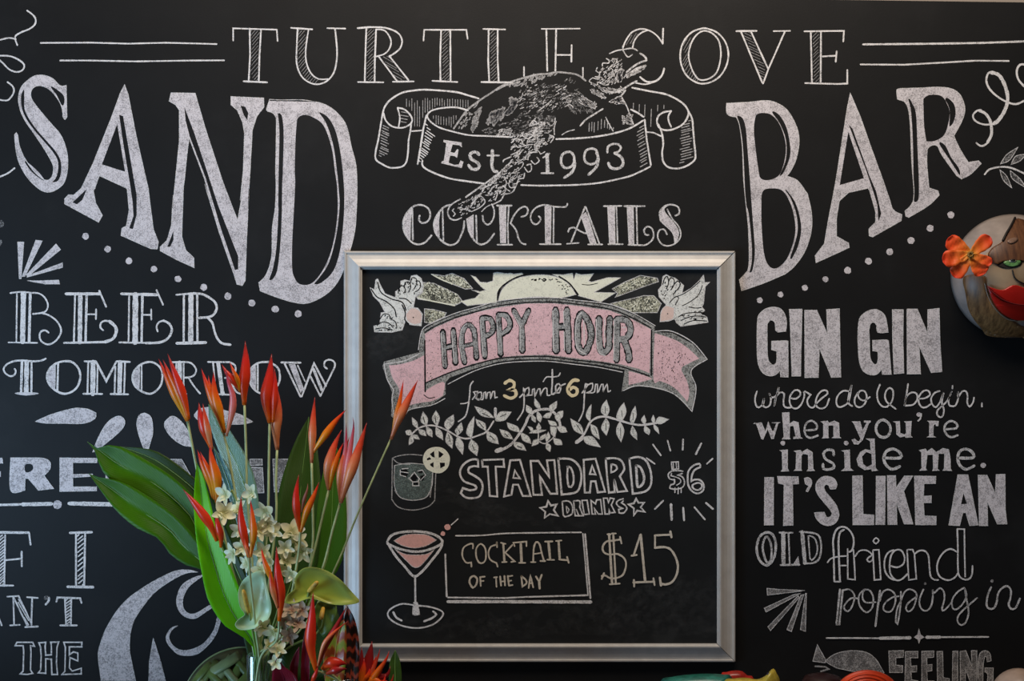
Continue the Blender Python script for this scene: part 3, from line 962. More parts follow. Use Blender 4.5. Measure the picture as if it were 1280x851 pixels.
c2.6 720 435 820 425 820 385 770 362 725 390 712 440 740 490 780 505 830 488
L inside|
@930,475,180
D3 345 558
F 318 622 385 618 385 780 395 805 330 808 342 790 338 635
F 445 628 500 622 510 640 560 612 605 640 612 785 625 802 560 805 572 785 570 660 520 650 508 670 505 785 510 800 445 802 460 785 465 640
c3.2 795 665 790 625 740 618 705 650 725 700 790 740 795 775 750 792 705 785 700 745
D3 905 558
F 865 625 935 618 940 780 965 800 865 803 895 780 890 635
F 1085 520 1155 520 1165 780 1185 800 1135 805 1130 785 1070 795 1015 760 1000 700 1030 640 1075 615 1125 625 1120 540 ; 1125 655 1085 640 1050 680 1060 740 1090 765 1130 745
@1080,475,180
c3.6 180 690 320 688 315 640 260 610 200 630 175 690 195 750 250 790 315 765
L me.|
F 492 622 545 610 560 635 600 605 640 640 700 605 750 615 765 700 765 785 775 802 700 800 712 780 715 650 660 650 650 785 665 800 608 803 615 785 612 660 560 660 545 780 555 797 495 800 512 780 510 640
c3.6 835 690 965 688 960 640 905 610 850 630 830 690 850 755 905 790 975 760
D3.4 1058 755
N chalk_letter
M chalk dense
@930,580,180
L I|
F 183 118 262 118 260 538 180 540
L T|
F 297 108 480 112 485 175 430 178 435 540 350 545 355 180 305 170
L '|apostrophe
G 535 125 / 570 118 600 145 595 190 565 245 / 550 240 575 190 / 545 175
L S|
G 812 218 / 825 180 800 130 750 108 690 115 645 160 635 215 655 270 710 340 760 400 780 440 760 470 730 470 / 710 425 / 625 430 / 640 480 690 530 755 545 815 515 842 450 820 370 770 300 720 240 708 200 730 178 755 190 / 765 220
L L|
F 962 105 1048 102 1055 445 1152 450 1150 537 965 537
L I|
F 1172 108 1252 105 1248 535 1168 535
@1100,580,180
L K|
F 65 102 138 102 142 210 215 105 290 105 210 240 292 530 215 530 145 340 150 535 70 535
L E|
F 305 105 495 108 492 172 390 172 385 285 455 280 455 342 385 342 392 458 497 462 497 537 315 537
L A|
F 690 95 780 95 870 540 795 545 760 430 735 430 705 545 610 540 ; 740 260 722 355 765 350
L N|
F 870 98 948 98 1022 260 1030 92 1108 90 1110 400 1125 530 1040 530 950 330 955 545 880 545
M line dense
@930,650,180
L O|
o3 205 108 255 130 280 200 275 300 245 370 200 400 150 370 118 300 115 220 145 140
o2.6 205 145 235 200 245 280 235 360 205 375 180 320 165 240 180 170
L L|
s2.2 315 110 430 112
s5 348 115 350 390
s2 395 120 405 385
s2.4 325 397 490 395
F 480 325 490 395 440 390
L D|
s4.6 515 105 540 380
c2.2 495 103 600 112 660 135 682 200 680 290 660 350 610 380 530 383
c1.8 570 140 585 340 600 355 640 310 650 230 625 160 580 138
N chalk_word
M chalk dust
L friend|
c2.2 800 540 795 300 790 180 815 90 870 58 925 80 965 140 972 210 955 270 930 280
c2.4 850 540 840 300 838 180 850 110 885 85
s2 800 545 855 545
c1.8 740 375 770 340 840 322 905 318
s1.8 845 402 905 402
s1.8 918 255 920 520 985 528 980 420 970 262
c1.8 985 320 1020 275 1070 265 1110 280 1135 310 1110 325 1090 350 1110 370 1140 350 1145 300
s1.8 1145 265 1195 262 1212 525 1155 530 1142 270
o1.8 1170 157 1195 180 1170 208 1145 185
@1100,650,180
c2 120 265 70 290 40 360 45 450 85 510 130 530
c2 95 405 150 418 205 390 218 330 190 270 140 265 100 310 85 400 95 480 140 530 190 525 245 475
s1.8 250 260 290 262 305 300 322 520 255 530 245 360 240 265
c2 305 300 350 270 400 275 430 320 438 420 450 500 485 528 515 530
c2 685 285 630 255 570 280 520 350 505 430 530 500 600 532 660 510 690 470
c2 685 80 690 250 690 400 700 490 745 525 790 520 815 480 820 405
s1.8 685 78 748 80 750 300 755 500
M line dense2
L popping|
@930,731,180
s2.4 850 40 820 340
s2.4 875 45 845 345
s2 820 352 848 350
c2 870 50 930 38 975 80 975 140 940 220 905 230 885 195 920 140 960 115 1005 120
c2 1065 40 1020 90 1020 170 1060 230 1100 240 1140 190 1145 110 1115 50 1065 45 1050 110 1080 155 1165 152
s2.4 1205 50 1185 200 1165 365
c2 @1100,731,180 0 140 20 70 70 40 125 70 138 140 110 220 70 240 30 215 45 160 110 110 165 100
c2 185 60 180 200 155 345 140 330 150 220 180 150 220 60 270 38 320 70 320 130 290 210 250 235 230 210 250 160 330 100
c2 385 40 355 110 350 170 375 220 420 225 455 180 468 100 465 40 / 480 70 530 28 565 60 570 130 550 210 570 225 630 160 
c2 745 25 690 60 640 130 645 205 680 215 730 170 765 100 750 25 / 765 120 785 240 760 330 720 355 690 330 690 280 740 220 860 115
D1.6 400 -12
L in|
c2.4 985 20 955 90 945 180 970 210 1010 205 1035 150 1045 80 1080 30 1130 10 1160 50 1155 120 1140 170 1160 210 1200 205 1240 120
D2 993 -35
N rule_line
M chalk dense
L |
s1.9 @930,731,180 730 470 1000 470 @1100,731,180 0 472
s4 0 472 80 470 265 468
s4 415 463 530 462
s2 530 462 960 460
F 345 390 358 440 390 463 358 480 345 515 335 480 305 463 335 440
N chalk_letter
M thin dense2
L F|
F 78 585 210 580 205 640 140 645 140 710 200 715 200 775 85 775
L E|
F 225 590 335 588 335 645 270 645 275 720 325 715 325 770 275 770 280 840 335 850 335 900 220 900
L E|
F 370 588 478 585 475 640 415 645 415 710 460 705 460 760 415 765 420 850 480 850 480 900 370 900
L L|
F 505 590 555 588 560 820 615 830 615 900 510 900
L I|
F 645 588 690 585 690 900 640 900
L N|
F 710 588 760 582 815 720 810 582 858 580 860 900 815 900 755 740 760 900 712 900
L G|
G 985 670 / 975 610 940 582 890 600 872 680 872 800 880 900 / 1000 900 / 1003 735 / 930 735 / 930 770 / 955 790 950 860 / 915 880 915 700 / 930 630 948 640 / 950 680
N fish_drawing
L fish|
@930,731,180
F 650 530 725 665 720 690 610 675
G 725 670 / 790 620 880 590 980 582 1090 600 1170 660 1230 760 / 1225 790 1000 770 820 735 / 740 690
s2 630 720 720 725 750 745 680 765
N burst
F 203 30 208 90 540 50 300 38
F 180 205 195 240 500 75 440 85
F 212 370 235 405 490 110 480 95
F 380 395 420 412 530 85 505 90
F 500 395 545 412 553 75 545 75
N chalk_letter
L I|
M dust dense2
@230,530,150
F 700 372 830 372 832 435 705 440
F 700 460 835 460 850 730 720 730
F 945 372 1280 372 1280 440 1080 440 1080 720 960 720
@0,0,1276
F 208 574 227 574 246 608 240 616 233 616
"""
TR_SIGN = """
B board
N sun_drawing
M cream cream
L sun|
@600,330,180
F -45 360 115 345 150 340 152 250 230 170 380 90 370 80 300 90 270 80 240 85 150 72 120 80 115 150 60 165 0 160 -38 115 -80 100 15 205 50 230 0 245 -78 225 0 260 -40 300 -170 330 -110 370 -45 360
G 160 330 / 200 220 300 140 420 105 560 95 680 115 780 170 850 270 / 700 300 500 290 300 310 /
F 640 90 730 130 870 265 870 280 1070 335 1200 255 1010 250 1245 122 1130 120 990 160 960 150 1005 85 900 95 850 80 830 140 820 80 740 95
M black black
c1.8 155 340 165 240 230 170 330 115 410 95
c1.8 700 110 790 170 870 270
c1 905 180 970 185 1040 170
r12,1.6,0,1.6 430 128 600 128 600 150 430 150
r26,1.3,0,1.1 400 120 700 130 800 200 780 280 660 150
N ray
M cream speckle
L |pair of hatched pale sun rays
@450,330,210
F 540 75 640 90 700 70 790 110 855 185 800 190 620 120
F 480 140 560 145 740 230 780 285 730 310 440 265 430 250 475 215
F 490 340 560 345 655 370 640 400 530 450 490 440
@720,330,180
F 570 100 720 125 730 155 600 200 345 295 370 260 320 220 430 160
F 305 350 600 280 690 280 755 350 720 430 500 430 350 375
M black black
r60,1.6,-50,.7 @450,330,210 480 140 560 145 740 230 780 285 730 300 475 215
r20,1.6,-50,.7 600 90 700 80 790 110 830 170 700 140
r20,1.6,50,.7 500 350 640 370 530 440
@720,330,180
r22,1.8,20,.7 400 180 570 110 700 130 600 190 420 250
r34,1.6,40,.7 380 350 600 290 700 300 740 350 700 420 500 420
M cream cream
r50,2.2,-50,1.2 @450,330,210 480 140 560 145 740 230 780 285 730 300 475 215
r40,2.4,-40,1.3 600 90 700 80 790 110 840 175 700 150
r34,2.2,50,1.3 500 350 640 370 530 440
c1.6 440 255 520 275 620 295 720 315
c1.4 545 78 620 118 700 150
@720,330,180
r40,2.2,20,1.2 400 180 570 110 700 130 600 190 420 250
r50,2.4,40,1.2 380 350 600 290 700 300 740 350 700 420 500 420
N dove_drawing
M chalk ivory
@450,330,210
L dove|
F 78 180 110 195 120 120 135 112 150 150 190 225 270 255 270 210 310 180 310 130 340 120 380 130 390 90 430 82 465 110 485 170 470 210 420 250 405 330 440 335 475 380 465 470 380 460 345 430 320 500 240 518 110 515 105 470 150 460 160 370 190 365 150 290 100 240
M chalk peach
G 350 380 / 390 335 440 345 470 390 460 450 / 400 455 355 420
M black black
c1.5 85 190 130 250 200 285 260 340 275 400
c1.5 135 140 160 215 240 265 320 290 350 350
c1.5 300 260 350 265 390 300
c1.6 320 310 345 370 340 420 370 455
M black black
c1.3 290 220 300 175 330 165 345 200 330 220
c1.3 335 180 345 140 375 140 385 180 370 210
c1.3 380 150 395 105 425 110 430 150 410 190
c1.3 425 130 450 130 460 170 440 200 420 210
c1.2 150 420 180 380 220 385 230 415
c1.2 130 465 170 440 220 450 250 480
c1.2 120 492 180 485 240 500
c1.2 240 420 270 440 280 480
r16,1.6,80,1.2 300 150 440 100 470 190 400 240 290 240
r14,2,5,1.2 120 480 300 440 310 500 130 510
r10,1.5,30,1.2 170 380 250 400 230 440
d.9 405 405
L dove|
M chalk ivory
@720,330,180
F 1130 95 1140 165 1185 160 1145 200 1130 350 1115 380 1140 410 1110 440 1160 470 1170 515 930 552 890 520 875 485 820 505 745 510 755 420 800 360 735 290 730 230 760 190 770 110 800 92 830 110 880 125 955 190 940 260 1020 215 1090 150
M chalk peach
G 745 510 / 755 420 800 370 870 390 / 860 480 800 500
M black black
c1.3 770 180 785 125 810 110 820 170 800 220
c1.3 820 160 840 120 870 140 865 190 840 230
c1.3 870 180 900 150 925 175 905 220 880 240
c1.2 905 470 960 440 1040 430 1130 430
c1.2 930 500 1000 470 1080 460 1150 470
c1.2 960 530 1040 500 1160 505
c1.2 1000 380 1060 390 1110 385
r18,1.7,60,1.2 760 130 880 140 940 200 880 290 780 310 740 240
r24,2,5,1.2 930 440 1120 390 1150 500 950 530
c1.1 880 290 940 270 1020 220 1100 150
c1.1 940 370 1000 340 1080 280 1120 190
c1.1 830 340 880 290 910 300 880 360
d.8 812 440
N banner
M chalk greyfill
L pink banner|
@0,0,1276
f 527 414 543 404 569 393 597 385 621 378 656 374 690 373.5 720 376.5 763 382 792 393 818 408 819 415 840 416 866 430 883 449 862 463 869 485 865 512 840 490 800 481 780 486 777 490 781 462 748 456 720 452.5 684 449 649 449 622 452 592 461 562 472 557 478 557 493 540 505 512 511 500 530 489 520 490 490 478 458 480 452 524 440
M black pink
f 531.4 417 543.3 409.7 568.7 398.4 597 390 622 384.5 656.4 379.5 690.3 379 720 382 762.3 388 790.5 399.2 813.5 411.5 812 466.3 799 461 776.4 455.4 748 451 720 447.7 684.6 443.3 649 444 622.3 447 590 455 560 465.5 532 479
@720,400,180
G 700 120 / 800 150 900 190 1000 260 1085 340 / 1000 380 930 430 980 540 1000 640 985 715 / 900 620 830 570 740 535 690 525 /
F 470 455 600 490 670 520 560 550 470 570
@470,430,180
G 118 190 / 150 300 205 390 200 480 190 600 / 300 540 400 515 500 500 590 455 / 600 340 470 395 430 440 / 430 100 / 330 150 200 185 /
M black black
s1.8 @720,400,180 670 90 668 490
s2 @470,430,180 432 -30 436 420
c1.2 425 450 470 480 520 470
c1.6 @0,0,1276 531 479 560 466.5 590 456.5 622 448.3 649 446 684 445.5 720 450 748 453 776 458 812 470
c1.6 531 415.5 543 408 569 397 597 388.8 621 382.5 656 378.2 690 377.5 720 380 763 386.5 791 397.5 814 410
M chalk greyfill
c1 523 437 528 412 543 402.5 569 391.5 597 383.5 621 376.5 656 372.5 690 372 720 375 763 380.5 792 391.5 819 407
c1.1 560 480 592 464 622 455 649 452 684 451.5 720 455.5 748 459 778 465
c1.2 @0,0,1276 819 414 840 414 866 428 884 449 / 864 463 870 485 865 514 / 840 491 800 482 779 488
c1.2 524 442 505 451 480 455 / 484 474 492 487 / 490 500 493 522
c1.2 556 498 540 506 512 512 500 524
M black pink
r50,1,60,.8 533 420 560 405 600 392 600 400 550 470 533 475
r130,1.1,80,.7 600 395 690 382 800 405 805 455 690 440 600 450
r90,1.3,80,.8 822 422 870 450 850 480 822 475
N chalk_letter
M black black
L HAPPY HOUR|
@470,360,180
s7.6 592 385 612 695
s7.6 685 370 705 665
s7.6 610 530 690 510
c7.6 785 660 760 500 770 380 815 325 865 370 880 480 890 620
s6 790 510 880 490
s7.6 940 265 965 610
c7.6 940 265 1010 270 1040 340 1020 400 960 430
s7.6 1085 235 1105 590
c7.6 1085 235 1150 240 1190 310 1170 370 1110 410
@600,330,180
s8 300 410 370 540
s8 430 410 370 540 375 770
s9.4 670 405 675 770
s9.4 770 405 785 770
s9 680 560 775 550
o9 905 440 965 520 985 650 930 780 875 740 865 600 870 500
c9 1055 480 1055 600 1065 740 1095 780 1140 740 1145 600 1150 480
@720,330,180
s9 365 485 360 850
c9 370 485 450 500 485 580 450 655 380 670
c9 430 680 465 780 470 850
M greyline greyline
@470,360,180
s5 592 395 612 690
s5 685 380 705 655
s4 610 530 690 510
c5 785 655 760 500 770 380 815 325 865 370 880 480 890 610
s3.6 790 510 880 490
s5 940 275 965 600
c5 940 270 1010 275 1038 340 1020 395 960 430
s5 1085 245 1105 580
c5 1085 240 1150 245 1185 310 1170 365 1110 405
@600,330,180
s5.6 305 418 370 540
s5.6 428 418 370 540 375 765
s6.6 670 410 675 765
s6.6 770 410 785 765
s5.6 680 560 775 550
o6.4 905 440 965 520 985 650 930 780 875 740 865 600 870 500
c6.4 1055 485 1055 600 1065 740 1095 780 1140 740 1145 600 1150 485
@720,330,180
s6.4 365 490 360 845
c6.4 370 487 450 502 485 580 450 650 380 668
c6.4 430 685 465 780 470 845
M chalk chalk
@470,360,180
s1 575 400 595 690
s1 670 385 690 650
c1 765 640 742 500 755 370 800 315
s1 922 280 948 605
s1 1068 245 1088 580
@600,330,180
s1 290 430 355 550 355 760
s1.2 645 415 650 765
s1.2 740 420 745 540
c1.2 940 800 860 740 845 600 860 480 900 430
s1.2 745 600 748 765
c1.2 1030 490 1035 700 1060 790 1110 810
s1.2 1105 490 1105 720
s1.2 920 500 925 720
s1.2 @720,330,180 338 490 335 850
s1 400 560 440 560
N chalk_word
M chalk chalk
L from|
@470,430,180
c1.8 860 330 835 370 830 450 815 560 790 640 730 685
c1.4 750 528 790 525 825 510
c1.6 855 490 880 450 865 425 900 420 / 890 480 895 440 930 425 935 470 910 495 885 480 / 945 490 955 430 970 425 975 480 / 980 480 990 430 1010 425 1015 480 / 1020 470 1035 420 1050 420 1055 475 1075 470
L pm|
@500,450,180
c1.8 1060 330 1090 300 1110 265 1095 250 1100 350 1090 450 1040 530
c1.6 1100 265 1140 245 1140 300 1105 320 / 1150 310 1170 310 1175 260 1190 255 1195 320 / 1200 310 1225 255 1240 255 1245 320 / 1250 300 1275 255 1300 250 1305 310 1330 310
L to|
@660,450,180
c2 215 85 215 200 210 300 240 290
c1.6 135 190 165 150 220 150 270 140 285 115
c1.8 250 290 245 230 275 210 290 250 275 290 250 285 / 290 230 330 210
L pm|
c1.8 480 290 510 250 530 215 510 210 500 300 490 450 450 540
c1.6 515 230 570 205 565 265 520 290 / 575 290 590 280 600 215 615 215 615 285 / 625 280 650 215 665 215 665 285 / 670 270 700 215 710 280 730 270
N chalk_numeral
M yellow yellow
L 3|
@500,450,180
c3.9 930 205 970 180 1010 200 1005 245 965 262 / 965 262 1020 270 1025 315 980 338 925 315
L 6|
@660,450,180
c4 445 180 400 180 360 230 355 280 390 315 430 300 435 260 400 240 370 260
N garland
M chalk ivory
L leafy garland|
@500,450,180
c2 110 650 170 600 260 578 340 590 430 630 520 680 600 695 700 665 770 630 830 540
s3.6 845 430 845 500
G 50 630 / 90 620 110 665 / 60 660 /
G 110 665 / 120 720 80 750 / 85 690 /
G 110 665 / 150 665 170 700 / 130 695 /
G 108 510 / 150 550 158 605 / 115 570 /
G 165 615 / 215 625 230 670 / 180 655 /
G 205 460 / 245 520 235 580 / 185 540 /
G 235 590 / 280 620 285 680 / 240 650 /
G 318 450 / 350 510 330 585 / 285 520 /
G 320 595 / 370 640 380 705 / 320 660 /
G 473 485 / 475 560 425 620 / 395 580 410 530 /
G 420 635 / 465 690 462 780 / 405 720 /
G 543 555 / 555 620 510 665 / 490 620 /
G 510 675 / 560 740 555 835 / 495 750 /
G 658 500 / 650 600 635 690 / 590 650 610 570 /
G 630 700 / 690 760 680 845 / 610 780 /
G 675 525 / 750 560 760 625 / 690 580 /
G 770 630 / 850 670 872 742 / 780 710 /
G 663 410 / 770 450 830 510 / 720 490 /
G 845 520 / 890 460 985 460 / 930 530 855 540 /
M chalk chalk
@500,450,180
s5 855 805 900 790 
c3.2 900 795 980 750 1060 650 1110 570 1140 500 1200 450 1276 435 1340 445 1400 510 1420 580
M chalk ivory
G 885 615 / 960 640 1000 700 / 920 680 /
G 1000 725 / 1080 740 1115 800 / 1030 780 /
G 950 555 / 1040 590 1060 640 / 970 610 /
G 1070 640 / 1140 680 1160 738 / 1090 710 /
G 1120 400 / 1165 430 1170 490 / 1120 450 /
G 1165 480 / 1200 510 1200 550 / 1170 530 /
G 1195 340 / 1240 400 1240 440 / 1195 400 /
G 1215 450 / 1255 500 1245 550 / 1215 520 /
@660,450,180
G 255 365 / 250 420 210 455 / 190 410 /
G 215 460 / 190 510 135 505 / 160 475 /
G 310 450 / 305 500 260 540 / 240 500 270 460 /
G 180 535 / 240 550 255 580 / 200 575 /
G 255 590 / 320 590 345 635 / 290 640 /
G 95 560 / 115 600 95 625 / 75 600 /
G 15 645 / 60 620 160 620 / 90 645 /
G 35 760 / 50 710 100 700 / 90 740 /
G 155 655 / 150 690 110 710 / 110 680 /
G 180 640 / 195 680 165 725 / 155 690 /
G 165 735 / 200 760 195 810 / 160 780 /
G 200 590 / 250 600 240 680 / 205 650 /
G 225 690 / 290 710 302 750 / 240 745 /
G 0 590 / 40 600 40 640 / 
c1.4 90 580 90 700 60 740
c1.4 100 720 150 740 220 690 240 640
c2.6 430 730 500 650 545 560 600 515 680 500 780 525 900 560 1000 575 1120 560 1180 550
s4.6 430 728 475 695
G 378 520 / 470 580 490 660 / 410 620 /
G 490 680 / 570 680 640 770 / 520 740 /
G 560 395 / 555 480 550 545 / 515 500 530 440 /
G 555 570 / 610 600 632 700 / 570 650 /
G 695 355 / 720 440 695 500 / 650 460 660 400 /
G 690 515 / 720 570 695 665 / 650 600 /
G 850 380 / 870 460 835 535 / 785 510 810 430 /
G 815 545 / 850 620 825 725 / 785 650 790 590 /
G 950 410 / 960 490 930 565 / 905 530 920 460 /
G 925 585 / 960 640 965 705 / 910 650 /
G 1030 490 / 1045 540 1030 570 / 1005 530 /
G 1035 580 / 1080 620 1070 660 / 1030 630 /
G 1110 490 / 1125 530 1115 560 / 1095 530 /
G 1115 570 / 1150 600 1160 650 / 1120 610 /
G 1130 555 / 1160 505 1245 525 / 1180 565 /
M black black
s.8 430 570 470 630
s.8 685 410 685 470
s.8 690 560 692 620
s.8 830 450 835 500
s.8 820 600 822 670
s.8 935 470 930 530
s.8 590 600 610 650
@500,450,180
s.9 730 470 790 500
s.9 890 500 940 480
s.9 700 550 740 600
s.9 800 670 840 710
s.9 640 750 660 800
s.9 205 500 218 550
s.9 310 490 318 550
s.9 430 660 445 720
s.9 520 620 530 640
s.9 1040 760 1080 780
s.9 930 650 960 680
N glass_drawing
M chalk teal
L tumbler|
@470,545,180
G 165 260 / 300 240 500 260 / 500 420 470 500 430 550 320 568 220 545 175 480 160 400 /
M thin thin
c1.3 145 195 200 175 300 162 410 170
s1.3 145 195 140 560
c1.3 140 560 200 630 330 655 460 625 520 570
s1.3 530 310 520 570
s1.3 505 310 480 540
c1.2 150 200 200 240 300 250
c1.2 165 480 220 545 320 568 430 550 480 500
M black black
F 215 300 270 290 290 320 270 370 215 350
F 300 360 340 330 370 370 350 400 320 400
F 330 405 370 400 375 430 335 435
F 370 310 415 305 410 325 380 328
F 390 350 435 345 420 395 400 390
M chalk chalk
s1.1 215 315 285 325
s1 215 300 215 345 265 360
s1 370 310 410 300 440 345 395 390
s1 230 290 285 285
s1.2 290 380 340 320 385 380 370 405 325 405 290 370
s1.2 325 405 325 440 380 440 380 405
N lemon_slice
M cream cream
L lemon|
g 535 95 600 110 645 160 655 210 635 280 580 325 520 325 450 290 415 220 430 150 470 110
M black black
F 478 160 515 130 520 190 500 185
F 555 130 600 160 570 190 555 190
F 450 200 475 185 490 205 455 215
F 480 245 510 230 510 280 480 260
F 565 235 610 235 610 265 570 285
N chalk_letter
M chalk chalk
L S|
@470,545,180
c2.6 / 905 210 / 860 205 800 230 755 280 745 340 780 400 830 420 880 440 885 470 830 480 / 770 460 / 752 505 / 790 540 850 550 920 530 945 450 925 390 870 350 820 320 825 280 870 265 / 905 270 / 905 210
L T|
s2.4 940 212 1130 205 1135 272 1060 270 1075 535 1008 530 990 270 945 270 940 212
L A|
@640,545,180
p2.4 -15 215 70 210 165 530 95 530 55 430 10 430 -5 520 -70 535
p2 10 370 25 305 70 375
L N|
p2.4 165 220 235 220 330 365 310 215 375 212 400 510 340 510 245 350 265 520 190 520
L D|
c2.6 / 410 200 / 520 205 590 260 615 350 600 450 560 500 440 518 / 430 400 410 200
c2.4 495 270 490 360 505 450 540 430 545 350 520 280 490 270
L A|
p2.4 635 210 740 200 825 492 760 498 740 400 700 400 690 500 645 500 640 350
p2.2 690 335 710 260 740 340
L R|
c2.5 / 830 200 / 910 195 970 220 995 290 955 355 / 1018 485 / 935 495 / 905 380 / 910 495 / 860 500 / 845 380 830 200
c2.2 885 250 920 260 930 290 900 315 880 320 880 250
L D|
c2.6 / 1040 200 / 1120 185 1190 220 1230 320 1230 430 1180 490 1070 510 / 1055 350 1040 200
c3 1100 260 1140 280 1170 360 1160 420 1115 450 1105 350 1100 260
N chalk_word
L DRINKS|
c1.8 / 445 580 / 500 575 535 620 530 690 470 715 / 455 700 445 580
c1.2 480 620 505 650 490 680 480 620
c1.8 / 545 575 / 600 575 600 630 / 630 705 / 560 705 / 545 575
s1.6 570 650 590 700
p1.8 620 570 665 568 685 690 640 695
p1.8 700 570 740 600 750 565 785 562 800 690 765 690 730 640 740 690 710 690
p1.8 810 550 845 550 855 590 870 548 905 555 880 610 912 675 870 680 860 650 860 690 825 690
c1.8 / 985 555 / 940 570 925 600 955 630 980 640 945 650 / 950 680 / 990 680 1018 640 1000 610 970 590 985 575
N star
L |
p2.2 320 575 345 615 395 605 370 655 405 705 335 690 290 722 295 670 250 635 305 625
L |
p2.2 1100 555 1120 590 1170 590 1140 630 1175 670 1110 660 1080 700 1080 640 1035 605 1080 595
N chalk_numeral
L $6|
@740,545,180
p1.4 703 230 765 228 768 290 710 295
s1.2 720 235 722 290
s1.2 745 235 750 290
c1.7 805 310 760 305 705 310 675 340 690 380 730 385 / 730 420 700 430 / 690 460 740 470 800 455 820 410 800 360 760 345 / 800 330
c1.4 705 330 700 350 735 360 780 380 785 410 750 435
s1.4 735 460 735 500
s1.4 765 455 762 510
s1.4 790 460 790 500
c2.2 960 265 950 245 900 260 855 310 848 380 855 440 890 490 940 508 985 480 990 430 960 390 910 385 880 400 / 885 350 910 300 960 275
o2.2 930 415 965 420 975 450 940 478 900 465 890 435
N spark_line
L |
s2 540 75 610 170
s2 670 40 695 130
s2.4 807 30 804 120
s2.4 968 65 920 160
s2 1068 200 1018 245
s2 485 195 555 245
s2.2 630 572 558 645
s3.2 700 605 706 740
s2.4 808 635 816 745
s2.2 908 630 1000 738
s2.4 1010 592 1072 645
N martini_drawing
M chalk salmon
@470,640,180,957
L martini|
G 120 190 / 200 150 330 150 400 185 / 330 225 250 238 170 220 /
G 125 245 / 200 280 330 280 390 245 / 330 320 290 360 250 365 200 320 /
d4 475 100
d3 445 143
M chalk chalk
o3 75 200 110 150 200 130 300 130 390 150 440 190 420 220 330 255 250 262 160 245 100 220
c3 80 210 130 290 190 360 250 425 300 400 370 320 430 240 440 200
s2.2 260 430 262 640
G 250 600 / 245 680 290 680 / 275 600 /
o2 265 620 360 630 440 660 435 700 370 750 270 770 160 750 85 700 90 650 170 610
c2.6 115 665 135 700 170 720
c2.6 380 660 400 680 370 705 320 725
s1.4 500 85 545 45
N text_box
L |
c1.8 @560,650,180 70 138 300 135 500 118 800 112 1180 108
s1.6 1195 120 1240 660
s2.4 1215 125 1262 690
s2 0 685 500 690 700 680 1240 665
s4 0 722 500 722 1265 725
s2.2 @470,640,180,957 460 280 470 560
N chalk_letter
M chalkw chalkw
@560,650,180
L C|
c2 220 250 220 210 180 215 135 250 128 320 160 375 205 375 / 208 412
L O|
o2 290 210 330 250 335 340 310 378 275 375 250 320 252 250
L C|
c2 435 240 430 190 / 430 215 380 235 358 290 375 350 430 380 / 440 412
L K|
s2.6 490 210 500 370
s2 470 200 510 210
s2 480 372 520 370
s2 505 290 570 220
s2 510 290 590 365 560 370
L T|
s2 590 230 580 200 695 190 695 230
s3 645 210 652 375
s2 630 378 685 378
L A|
c2.2 755 370 760 250 780 195 810 210 830 290 850 360
s2 765 300 825 290
s2 735 372 775 372
s2.4 820 362 860 362
L I|
s2 860 190 925 188
s3 890 195 905 345
s2 880 350 940 352
L L|
s2 958 185 1005 180
s3 980 190 990 345
s2.2 985 348 1060 355
s2 1055 325 1070 378
N chalk_word
L OF|
o2.4 230 495 258 520 250 570 220 598 190 550 200 510
s2.2 285 505 290 582
s2 285 505 325 500
s2 288 540 315 538
L THE|
s2 408 508 435 505
s2 425 505 430 590
s2.2 462 500 470 580
s2.2 500 495 505 578
s2 465 545 505 540
s2.2 530 495 540 580
s2 530 498 570 492
s2 535 540 560 535
s2 540 580 572 575
L DAY|
c2.2 / 650 495 / 690 530 695 560 660 588 / 650 495
s2.2 715 600 730 490 755 595
s1.8 720 560 750 558
s2.4 780 500 808 545 830 485
s3 808 545 812 605
N chalk_numeral
L $|
@700,650,180
s3 435 125 462 565
s2.4 472 120 495 565
s2 420 125 450 125
s2 460 118 495 118
s2 440 568 530 562
c2.4 535 170 480 180 410 190 378 240 390 285 440 305 510 300 570 340 585 400 560 480 510 510 450 515 400 490 370 495
s2.4 532 148 545 205
s2.4 390 470 370 520
L 1|
s2.4 655 305 712 130
s3.2 715 130 755 545
s2.4 635 315 680 308
s2.6 650 552 835 545
s2.4 655 530 658 588
s2.4 828 515 838 575
L 5|
s2.6 840 135 985 128
s2.6 978 100 988 152
s2.4 842 135 842 245
c2.8 842 245 920 238 980 260 1025 330 1045 410 1030 490 990 550 930 570 890 560
s3 885 510 895 578
N smudge
M haze haze
@0,0,1276
L |
r70,50,12,9 740 750 885 730 885 790 600 790 620 775
L |
r26,30,5,7 480 785 480 775 620 770 640 792
L |
r22,30,35,6 750 760 860 700 870 720 770 780
L |
r26,26,30,7 465 420 515 415 500 435 470 445
L |
r26,40,-10,8 560 610 660 645 740 655 560 650
"""

# ------------------------------------------------------------ wall and chalkboard
M_wall = plain('beige_wall_paint', lin(168, 158, 148), 0.8, 0.05, 8)
wb = box('wall_back', (-3.2, 0.031, -1.75), (3.2, 0.13, 1.6), M_wall); wb['kind'] = 'structure'
M_floor = plain('dark_floor', (0.06, 0.045, 0.035), 0.5, 0.2, 4)
fl = box('floor', (-3.2, -4.2, -1.8), (3.2, 0.13, -1.75), M_floor); fl['kind'] = 'structure'
bl = P(-500, 1010, 0); br = P(1780, 1010, 0)
tl = P(-500, -22, 0); tr_ = P(1780, 10, 0)
board = empty('chalkboard', (0, 0, bl.z), 'huge black chalkboard panel covering the wall, lettered in white chalk', 'chalkboard')
v = [bl, br, tr_, tl] + [q+Vector((0, 0.03, 0)) for q in (bl, br, tr_, tl)]
mesh('board_panel', v, [(0,1,2,3), (7,6,5,4), (0,4,5,1), (1,5,6,2), (2,6,7,3), (3,7,4,0)], M_board, board)

